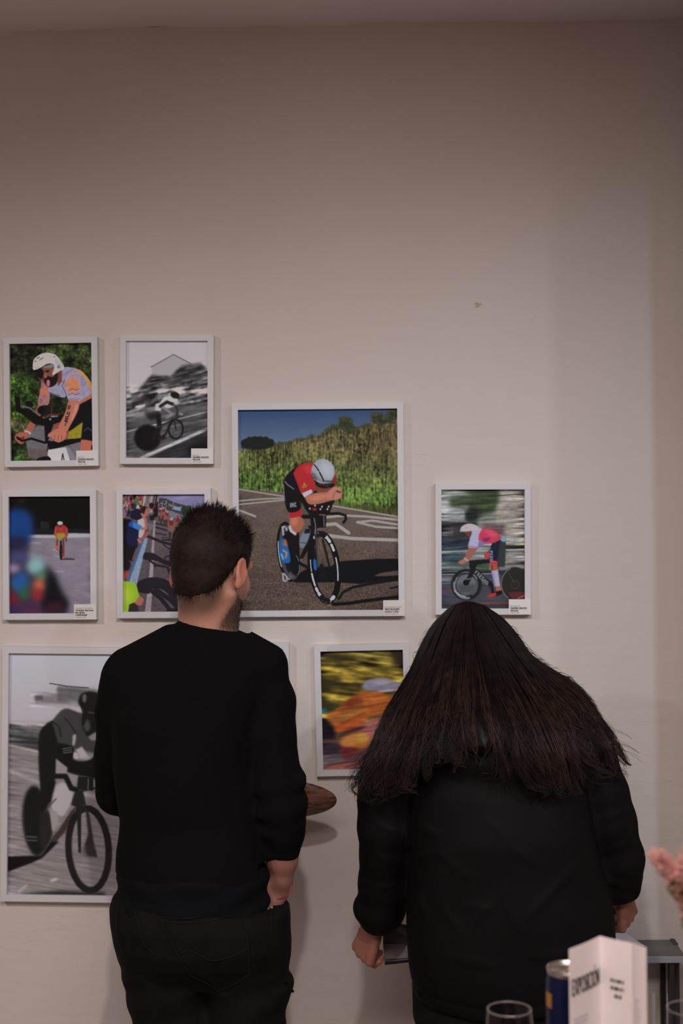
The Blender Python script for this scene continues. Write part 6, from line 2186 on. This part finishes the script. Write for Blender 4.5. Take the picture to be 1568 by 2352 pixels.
# small pale lettering on the jacket back, half under the hair
m_logo = mat('pale_grey_print', (0.30, 0.31, 0.33), 0.7, 0.2, bump=(500, 0.1, 0.0002))
tm, co = text_me('lettering', 'ctare')
wd = co[:, 0].max()
Vt = []
for c in co:
    u = 960 + c[0] / wd * 50
    v = 1768 - c[0] / wd * 15 - c[1] / 0.7 * 12 - 0
    Vt.append(on_surface(jacket_f, u, v, Y0=-0.80, off=0.0006))
Fq = [tuple(p_.vertices) for p_ in tm.polygons]
link('lettering', polymesh('lettering', Vt, Fq), m_logo, jk_o)

# ------------------------------------------------------------------ what she holds
def sheet(name, quad, thick, m, label, cat, extra=None):
    c = sum(quad) / 4
    r_ = tag(empty(name, tuple(c)), label, cat)
    n_ = np.cross(quad[1] - quad[0], quad[3] - quad[0])
    n_ /= np.linalg.norm(n_)
    V_ = [q + n_ * thick / 2 for q in quad] + [q - n_ * thick / 2 for q in quad]
    f_ = [(0, 1, 2, 3), (7, 6, 5, 4), (0, 4, 5, 1), (1, 5, 6, 2), (2, 6, 7, 3), (3, 7, 4, 0)]
    return r_, V_, f_, n_


m_grey = mat('dark_grey_cover', (0.11, 0.105, 0.105), 0.3, 0.5, var=0.4, vscale=9)
m_edge = mat('black_edge', (0.006, 0.006, 0.007), 0.5, 0.3, bump=(200, 0.1, 0.0003))
quad = [P(876, 2110, -0.395), P(985, 2138, -0.345), P(1000, 2200, -0.385), P(884, 2213, -0.415)]
r_, V_, f_, n_ = sheet('booklet', quad, 0.004, m_grey, 'glossy dark grey booklet held in the woman\'s left hand', 'booklet')
bk = link('cover', polymesh('cover', V_, f_), m_grey, r_)
link('dark_edge', tubes_me('dark_edge', np.array([quad[3], (quad[3] + quad[2]) / 2, quad[2]])[None], 0.0032, 0.0032, 6), m_edge, r_)
q2 = [quad[0] * 0.45 + quad[3] * 0.55, quad[1] * 0.5 + quad[2] * 0.5, quad[2] * 0.9 + quad[1] * 0.1, quad[3] * 0.9 + quad[0] * 0.1]
toc = np.array((0, -0.004, 0))
link('page', polymesh('page', [q + toc for q in q2] + [q + toc + np.array((0, 0.001, 0)) for q in q2], f_), mat('grey_page', (0.19, 0.18, 0.18), 0.3, 0.5, var=0.2, vscale=12), r_)
quad = [P(1424, 2092, -0.455), P(1428, 2098, -0.452), P(1404, 2128, -0.43), P(1385, 2120, -0.40)]
r_, V_, f_, n_ = sheet('paper_slip', quad, 0.0006, m_card, 'thin white paper slip in the woman\'s right hand', 'paper')
link('paper_sheet', polymesh('paper_sheet', V_, f_), m_card, r_)

# ------------------------------------------------------------------ narrow console by the wall
m_grey_metal = mat('grey_console_top', (0.13, 0.13, 0.135), 0.4, 0.5, var=0.15, vscale=14, bump=(120, 0.08, 0.0004))
m_grey_edge = mat('grey_console_edge', (0.30, 0.31, 0.34), 0.35, 0.5, bump=(120, 0.08, 0.0004))
m_dark_metal = mat('dark_metal_leg', (0.02, 0.02, 0.022), 0.4, 0.5, bump=(120, 0.08, 0.0004))
tz = float(P(1520, 2159, -0.015)[2])
yf = None
for yy in np.linspace(-0.02, -0.4, 400):
    if P(1520, 2196, yy)[2] >= tz:
        yf = float(yy)
        break
xr = float(P(1574, 2196, yf)[0])
xl = float(P(1180, 2196, yf)[0])
con = tag(empty('console_table', ((xl + xr) / 2, yf / 2, 0)), 'narrow grey console table against the wall behind the white leaflet', 'table')
link('table_top', box_me('table_top', xl, xr, yf, -0.012, tz - 0.010, tz, 0.0015), m_grey_metal, con)
link('front_rail', box_me('front_rail', xl, xr, yf - 0.003, yf + 0.012, tz - 0.0155, tz - 0.0005, 0.001), m_grey_edge, con)
link('corner_cap', box_me('corner_cap', xr - 0.010, xr + 0.002, -0.05, -0.010, tz - 0.012, tz + 0.002, 0.001), m_dark_metal, con)
lx = float(P(1545, 2260, yf)[0])
for x in (lx, xl + 0.03):
    for y in (yf + 0.012, -0.022):
        link('leg', box_me('leg', x - 0.006, x + 0.006, y - 0.006, y + 0.006, 0.0, tz - 0.011, 0.001), m_dark_metal, con)
link('side_panel', box_me('side_panel', lx + 0.014, lx + 0.018, yf + 0.012, -0.014, 0.02, tz - 0.012), m_dark_metal, con)
# white magazine lying on it


def on_table(u, v, z):
    d = P(u, v, 0.0) - CAM
    t = (z - CAM[2]) / d[2]
    return CAM + d * t


zt = tz + 0.0135
A = [on_table(1400, 2143, zt), on_table(1436, 2143, zt), on_table(1480, 2172, zt), on_table(1390, 2172, zt)]
mg = tag(empty('magazine', tuple(sum(A) / 4 - np.array((0, 0, 0.013)))), 'white covered magazine lying on the grey console beside the wall', 'magazine')


def slab(name, pts, z0, z1, m, parent):
    V_ = [(p_[0], min(p_[1], -0.004), z0) for p_ in pts] + [(p_[0], min(p_[1], -0.004), z1) for p_ in pts]
    f_ = [(3, 2, 1, 0), (4, 5, 6, 7), (0, 1, 5, 4), (1, 2, 6, 5), (2, 3, 7, 6), (3, 0, 4, 7)]
    return link(name, polymesh(name, V_, f_), m, parent)


slab('pages', A, tz + 0.0006, zt - 0.0015, mat('page_block', (0.10, 0.10, 0.11), 0.7, 0.3, bump=(300, 0.3, 0.0003)), mg)
slab('cover', A, zt - 0.0014, zt, mat('white_cover', (0.82, 0.80, 0.84), 0.35, 0.5, bump=(90, 0.1, 0.0004)), mg)

# ------------------------------------------------------------------ high table in the foreground (below the frame) and what stands on it
TZ = 1.085
FY = -3.5
tb = tag(empty('high_table', (0.42, FY + 1.45, 0)), 'round high bar table carrying the blue can and white leaflet', 'table')
m_tab = mat('table_laminate', (0.045, 0.04, 0.038), 0.4, 0.5, var=0.2, vscale=10)
o = link('table_top', lathe_me('table_top', [(0, TZ - 0.03), (0.36, TZ - 0.03), (0.37, TZ - 0.025), (0.37, TZ - 0.004), (0.366, TZ - 0.0005), (0, TZ - 0.0005)], 64), m_tab, tb, True)
o = link('pedestal', lathe_me('pedestal', [(0.035, TZ - 0.031), (0.035, 0.03), (0.035, 0.021)], 24), m_dark_metal, tb, True)
o = link('base_plate', lathe_me('base_plate', [(0, 0.02), (0.22, 0.02), (0.24, 0.012), (0.24, 0.001), (0, 0.001)], 48), m_dark_metal, tb, True)


def at(u, v, dist):
    return P(u, v, FY + dist)


# energy drink can
cp = at(1309, 2221, 1.57)
can = tag(empty('drink_can', (cp[0], cp[1], TZ)), 'tall dark blue drink can with silver lid and gold panel', 'can')
ch = float(cp[2] - TZ)
R_ = 0.0265
m_blue = mat('blue_can_paint', (0.006, 0.014, 0.075), 0.28, 0.5, metal=0.55, bump=(200, 0.03, 0.0002))
m_alu = mat('aluminium', (0.62, 0.58, 0.54), 0.28, 0.5, metal=1.0, bump=(200, 0.05, 0.0002))
link('can_body', lathe_me('can_body', [(0.019, 0.0015), (0.0235, 0.0025), (R_, 0.010), (R_, ch - 0.015), (R_ - 0.0008, ch - 0.011), (0.0252, ch - 0.006)], 64), m_blue, can, True)
link('lid', lathe_me('lid', [(0.0252, ch - 0.006), (0.0258, ch - 0.004), (0.0262, ch - 0.001), (0.0256, ch), (0.0246, ch - 0.0006), (0.0238, ch - 0.004), (0.0232, ch - 0.0052), (0.0, ch - 0.0045)], 64), m_alu, can, True)
tabv = spline(np.array([(-0.004, -0.012, ch - 0.0028), (0.004, -0.012, ch - 0.0028), (0.006, 0.0, ch - 0.0030), (0.0, 0.004, ch - 0.0032), (-0.006, 0.0, ch - 0.0030), (-0.004, -0.012, ch - 0.0028)]), 24)
link('pull_tab', tubes_me('pull_tab', tabv[None], 0.0012, 0.0012, 6), m_alu, can, True)


def wrap(name, a0, a1, z0, z1, m, off=0.00025, n=14, parent=None):
    """printed panel that follows the can wall; angle 0 faces the viewer, positive to the right"""
    V_, f_ = [], []
    for i in range(n + 1):
        t = math.radians(a0 + (a1 - a0) * i / n)
        for z in (z0, z1):
            V_.append(((R_ + off) * math.sin(t), -(R_ + off) * math.cos(t), z))
    for i in range(n):
        f_.append((2 * i, 2 * i + 2, 2 * i + 3, 2 * i + 1))
    return link(name, polymesh(name, V_, f_, True), m, parent or can, True)


m_gold = mat('gold_print', (0.55, 0.26, 0.03), 0.35, 0.5, metal=0.3, bump=(200, 0.05, 0.0002))
m_silver = mat('silver_print', (0.03, 0.05, 0.085), 0.3, 0.5, metal=0.7, bump=(200, 0.05, 0.0002))
wrap('gold_panel', -92, -58, ch - 0.041, ch - 0.025, m_gold)
wrap('silver_panel', -4, 62, 0.02, ch - 0.019, m_silver)
bc = wrap('barcode_panel', 6, 60, 0.012, ch - 0.062, m_card, off=0.0005)
for k in range(16):
    wrap('barcode_bar', 17 + k * 2.6, 17 + k * 2.6 + (1.3 if k % 3 else 0.8), 0.016, ch - 0.068, m_ink, off=0.0008, n=2, parent=bc)

# folded leaflet standing upright
D0 = 1.50
ridge = at(1376, 2150, D0)
lz = float(ridge[2])


def at_z(u, v, z):
    d = P(u, v, 0.0) - CAM
    return CAM + d * ((z - CAM[2]) / d[2])


eL, eR, eM = at_z(1306, 2180, lz), at_z(1484, 2176, lz), at_z(1452, 2166, lz)
lf = tag(empty('folded_leaflet', (ridge[0], ridge[1], TZ)), 'white folded exhibition leaflet standing upright beside the blue can', 'leaflet')
m_paper = mat('leaflet_paper', (0.90, 0.845, 0.865), 0.6, 0.3, bump=(90, 0.06, 0.0004))


def panel(name, a, b, za=0.0, zb=0.0, lean=0.0):
    """upright paper panel from a to b"""
    d = b - a
    d[2] = 0
    n_ = np.cross(d, (0, 0, 1)); n_ /= np.linalg.norm(n_)
    N_ = 12
    V_, f_ = [], []
    for side in (0.0, 0.0007):
        for i in range(N_ + 1):
            t = i / N_
            bow = 0.0012 * math.sin(math.pi * t)
            for k, z in ((0, TZ + 0.0004), (1, lz)):
                p_ = a * (1 - t) + b * t + n_ * (side + bow)
                V_.append((p_[0], p_[1] , z))
    M_ = 2 * (N_ + 1)
    for i in range(N_):
        f_.append((2 * i, 2 * i + 2, 2 * i + 3, 2 * i + 1))
        f_.append((M_ + 2 * i, M_ + 2 * i + 1, M_ + 2 * i + 3, M_ + 2 * i + 2))
        f_.append((2 * i + 1, 2 * i + 3, M_ + 2 * i + 3, M_ + 2 * i + 1))
        f_.append((2 * i, M_ + 2 * i, M_ + 2 * i + 2, 2 * i + 2))
    f_.append((0, 1, M_ + 1, M_)); f_.append((2 * N_, M_ + 2 * N_, M_ + 2 * N_ + 1, 2 * N_ + 1))
    o_ = link(name, polymesh(name, V_, f_, False), m_paper, lf)
    return o_, a, b, n_


def on_panel(a, b, n_, fl):
    base = wpos(lf)
    L_ = np.linalg.norm((b - a)[:2])

    def pl_(x, z):
        t = x / L_
        bow = 0.0012 * math.sin(math.pi * min(max(t, 0), 1))
        q_ = a * (1 - t) + b * t + n_ * (bow + fl)
        return (q_[0], q_[1], z)
    return pl_, L_


m_fold = mat('fold_shadow_ink', (0.42, 0.27, 0.27), 0.7, 0.2, bump=(300, 0.1, 0.0003))
m_txt = mat('grey_brown_ink', (0.05, 0.038, 0.045), 0.8, 0.2, bump=(300, 0.1, 0.0003))
m_ltxt = mat('pale_grey_ink', (0.52, 0.48, 0.52), 0.8, 0.2, bump=(300, 0.1, 0.0003))
pL, a, b, n_ = panel('leaflet_panel', eL.copy(), ridge.copy())
sgn = 1 if n_[1] < 0 else -1
pl_, L_ = on_panel(a, b, n_, -0.0004 if sgn < 0 else 0.0011)
lettering('lettering', [('EXPOSICIÓN', L_ * 0.06, lz - 0.0345 - 0.0150, L_ * 0.90, 0.0180)], m_txt, pL, pl_, bold=0.0005)
pM, a2, b2, n2 = panel('leaflet_panel', ridge.copy() + np.array((0.001, 0.0003, 0)), eM.copy())
sg2 = 1 if n2[1] < 0 else -1
pl2, L2 = on_panel(a2, b2, n2, -0.0004 if sg2 < 0 else 0.0011)


def dashes(rows, pl_, m, parent):
    """print too small to read in the photo: rows of short word marks"""
    V_, f_ = [], []
    for x0, z0, wds, h in rows:
        x = x0
        for wd_ in wds:
            i = len(V_)
            V_ += [pl_(x, z0), pl_(x + wd_, z0), pl_(x + wd_, z0 + h), pl_(x, z0 + h)]
            f_.append((i, i + 1, i + 2, i + 3))
            x += wd_ + h * 0.35
    return link('print_rows', polymesh('print_rows', V_, f_), m, parent)


h_ = 0.0036
rows_ = [(L2 * 0.34, lz - 0.0445, [0.0030, 0.0022, 0.0046, 0.0020], h_), (L2 * 0.34, lz - 0.0525, [0.0030, 0.0052, 0.0022, 0.0014], h_), (L2 * 0.46, lz - 0.0605, [0.0040, 0.0030], h_)]
dashes(rows_, pl2, m_ink, pM)
rng = np.random.default_rng(8)
rows_l = [(L_ * 0.10, lz - 0.075 - 0.0045 * k, list(rng.uniform(0.003, 0.008, 4)), 0.0016) for k in range(14)]
dashes(rows_l, pl_, m_ltxt, pL)
pR, a3, b3, n3 = panel('leaflet_panel', eM.copy() + np.array((0.0008, 0, 0)), eR.copy())
sg3 = 1 if n3[1] < 0 else -1
pl3, L3 = on_panel(a3, b3, n3, -0.0004 if sg3 < 0 else 0.0011)
dashes([(L3 * 0.15, lz - 0.058 - 0.0042 * k, list(rng.uniform(0.001, 0.0035, 3)), 0.0013) for k in range(16)], pl3, m_ltxt, pR)

# drinking glasses
def glass_mat():
    m = bpy.data.materials.new('drinking_glass')
    m.use_nodes = True
    nt = m.node_tree
    nt.nodes.remove(nt.nodes['Principled BSDF'])
    out = nt.nodes['Material Output']
    tr = nt.nodes.new('ShaderNodeBsdfTransparent'); tr.inputs[0].default_value = (0.93, 0.94, 0.95, 1)
    gl = nt.nodes.new('ShaderNodeBsdfGlossy'); gl.inputs['Roughness'].default_value = 0.04
    lw = nt.nodes.new('ShaderNodeFresnel'); lw.inputs['IOR'].default_value = 1.52
    mx = nt.nodes.new('ShaderNodeMixShader')
    ge = nt.nodes.new('ShaderNodeNewGeometry'); iv = nt.nodes.new('ShaderNodeMath'); iv.operation = 'SUBTRACT'; iv.inputs[0].default_value = 1.0
    mu = nt.nodes.new('ShaderNodeMath'); mu.operation = 'MULTIPLY'
    nt.links.new(ge.outputs['Backfacing'], iv.inputs[1]); nt.links.new(iv.outputs[0], mu.inputs[0]); nt.links.new(lw.outputs[0], mu.inputs[1])
    nt.links.new(mu.outputs[0], mx.inputs[0]); nt.links.new(tr.outputs[0], mx.inputs[1]); nt.links.new(gl.outputs[0], mx.inputs[2])
    nt.links.new(mx.outputs[0], out.inputs['Surface'])
    return m


m_gl = glass_mat()
m_rim = mat('glass_rim', (0.28, 0.26, 0.25), 0.12, 0.8, bump=(50, 0.02, 0.0002))


def glass(u, v, dist, rpx, label):
    p_ = at(u, v, dist)
    r = rpx * dist / FPX
    h = float(p_[2] - TZ)
    g = tag(empty('wine_glass', (p_[0], p_[1], TZ)), label, 'glass')
    t = 0.0013
    prof = [(0.0, 0.001), (r * 0.75, 0.001), (r * 0.98, h * 0.15), (r * 1.16, h * 0.45), (r * 1.10, h * 0.75), (r, h - 0.001), (r - t / 2, h), (r - t, h - 0.001), (r * 1.10 - t, h * 0.75), (r * 1.16 - t, h * 0.45), (r * 0.98 - t, h * 0.16), (r * 0.7, 0.006), (0.0, 0.005)]
    pr = spline(np.array(prof), 60)
    pr[:, 0] = np.maximum(pr[:, 0], 0)
    link('bowl', lathe_me('bowl', pr, 64), m_gl, g, True)
    t_ = np.linspace(0, 2 * math.pi, 64)
    rim = np.stack([(r - t / 2) * np.cos(t_), (r - t / 2) * np.sin(t_), np.full(64, h)], 1)
    link('rim', tubes_me('rim', rim[None], 0.0007, 0.0007, 6), m_rim, g, True)
    return g


glass(1169, 2318, 1.60, 51, 'clear wine glass in front of the woman, left of the can')
glass(1584, 2316, 1.60, 53, 'clear wine glass cut by the right edge of the picture')
# vase with a pink plume, mostly outside the frame on the right
vx = at(1640, 2300, 1.38)
vs = tag(empty('vase', (vx[0], vx[1], TZ)), 'dark slender vase at the right edge holding pink plume', 'vase')
m_vase = mat('dark_vase_glaze', (0.035, 0.018, 0.018), 0.3, 0.5, bump=(40, 0.1, 0.0006))
vr = 75 * 1.38 / FPX
hv = float(at(1640, 2270, 1.38)[2] - TZ)
link('vase_body', lathe_me('vase_body', spline(np.array([(0.0, 0.001), (vr * 0.7, 0.001), (vr, hv * 0.3), (vr * 0.95, hv * 0.65), (vr * 0.7, hv), (vr * 0.6, hv), (vr * 0.85, hv * 0.65), (vr * 0.9, hv * 0.3), (0, 0.008)]), 50), 40), m_vase, vs, True)
fl = tag(empty('plume_flower', (vx[0], vx[1], TZ + 0.01)), 'feathery pink plume flower standing in the dark vase at right', 'flower')
m_pink = mat('pink_plume', (0.85, 0.44, 0.42), 0.8, 0.2, var=0.35, vscale=60)
m_stem = mat('brown_green_stem', (0.16, 0.11, 0.04), 0.8, 0.2, var=0.3, vscale=60)
DF = 1.32
stem = spline(np.array([at(1630, 2330, 1.38), at(1612, 2200, 1.36), at(1588, 2080, DF), at(1545, 2010, DF), at(1515, 1972, DF)]), 20)
link('stem', tubes_me('stem', stem[None], 0.0028, 0.0018, 6), m_stem, fl)
rng = np.random.default_rng(4)
fil, fil2 = [], []
arms = [([(1585, 2075), (1550, 2015), (1527, 1985), (1510, 1968)], 0.0115, 900), ([(1598, 2085), (1585, 2030), (1580, 1990), (1584, 1960)], 0.0125, 900), ([(1600, 2150), (1590, 2100), (1575, 2060), (1560, 2030)], 0.012, 600)]
for pts, rad, cnt in arms:
    ax3 = spline(np.array([at(u, v, DF) for u, v in pts]), 40)
    for k in range(cnt):
        i = rng.integers(0, 40)
        s = i / 39
        d_ = rng.standard_normal(3); d_ /= np.linalg.norm(d_)
        L_ = rad * rng.uniform(0.5, 1.15) * (1.15 - 0.45 * s)
        up = ax3[min(i + 1, 39)] - ax3[max(i - 1, 0)]
        up /= np.linalg.norm(up)
        e_ = ax3[i] + d_ * L_ + up * L_ * 0.5
        (fil if (s > 0.3 or rng.random() < 0.35) else fil2).append(spline(np.array([ax3[i], ax3[i] + d_ * L_ * 0.6 + up * L_ * 0.1, e_]), 5))
tag(link('plume', tubes_me('plume', np.array(fil), 0.0009, 0.0004, 4), m_pink, fl), kind='stuff')
tag(link('plume_base', tubes_me('plume_base', np.array(fil2), 0.0012, 0.0006, 4), m_stem, fl), kind='stuff')
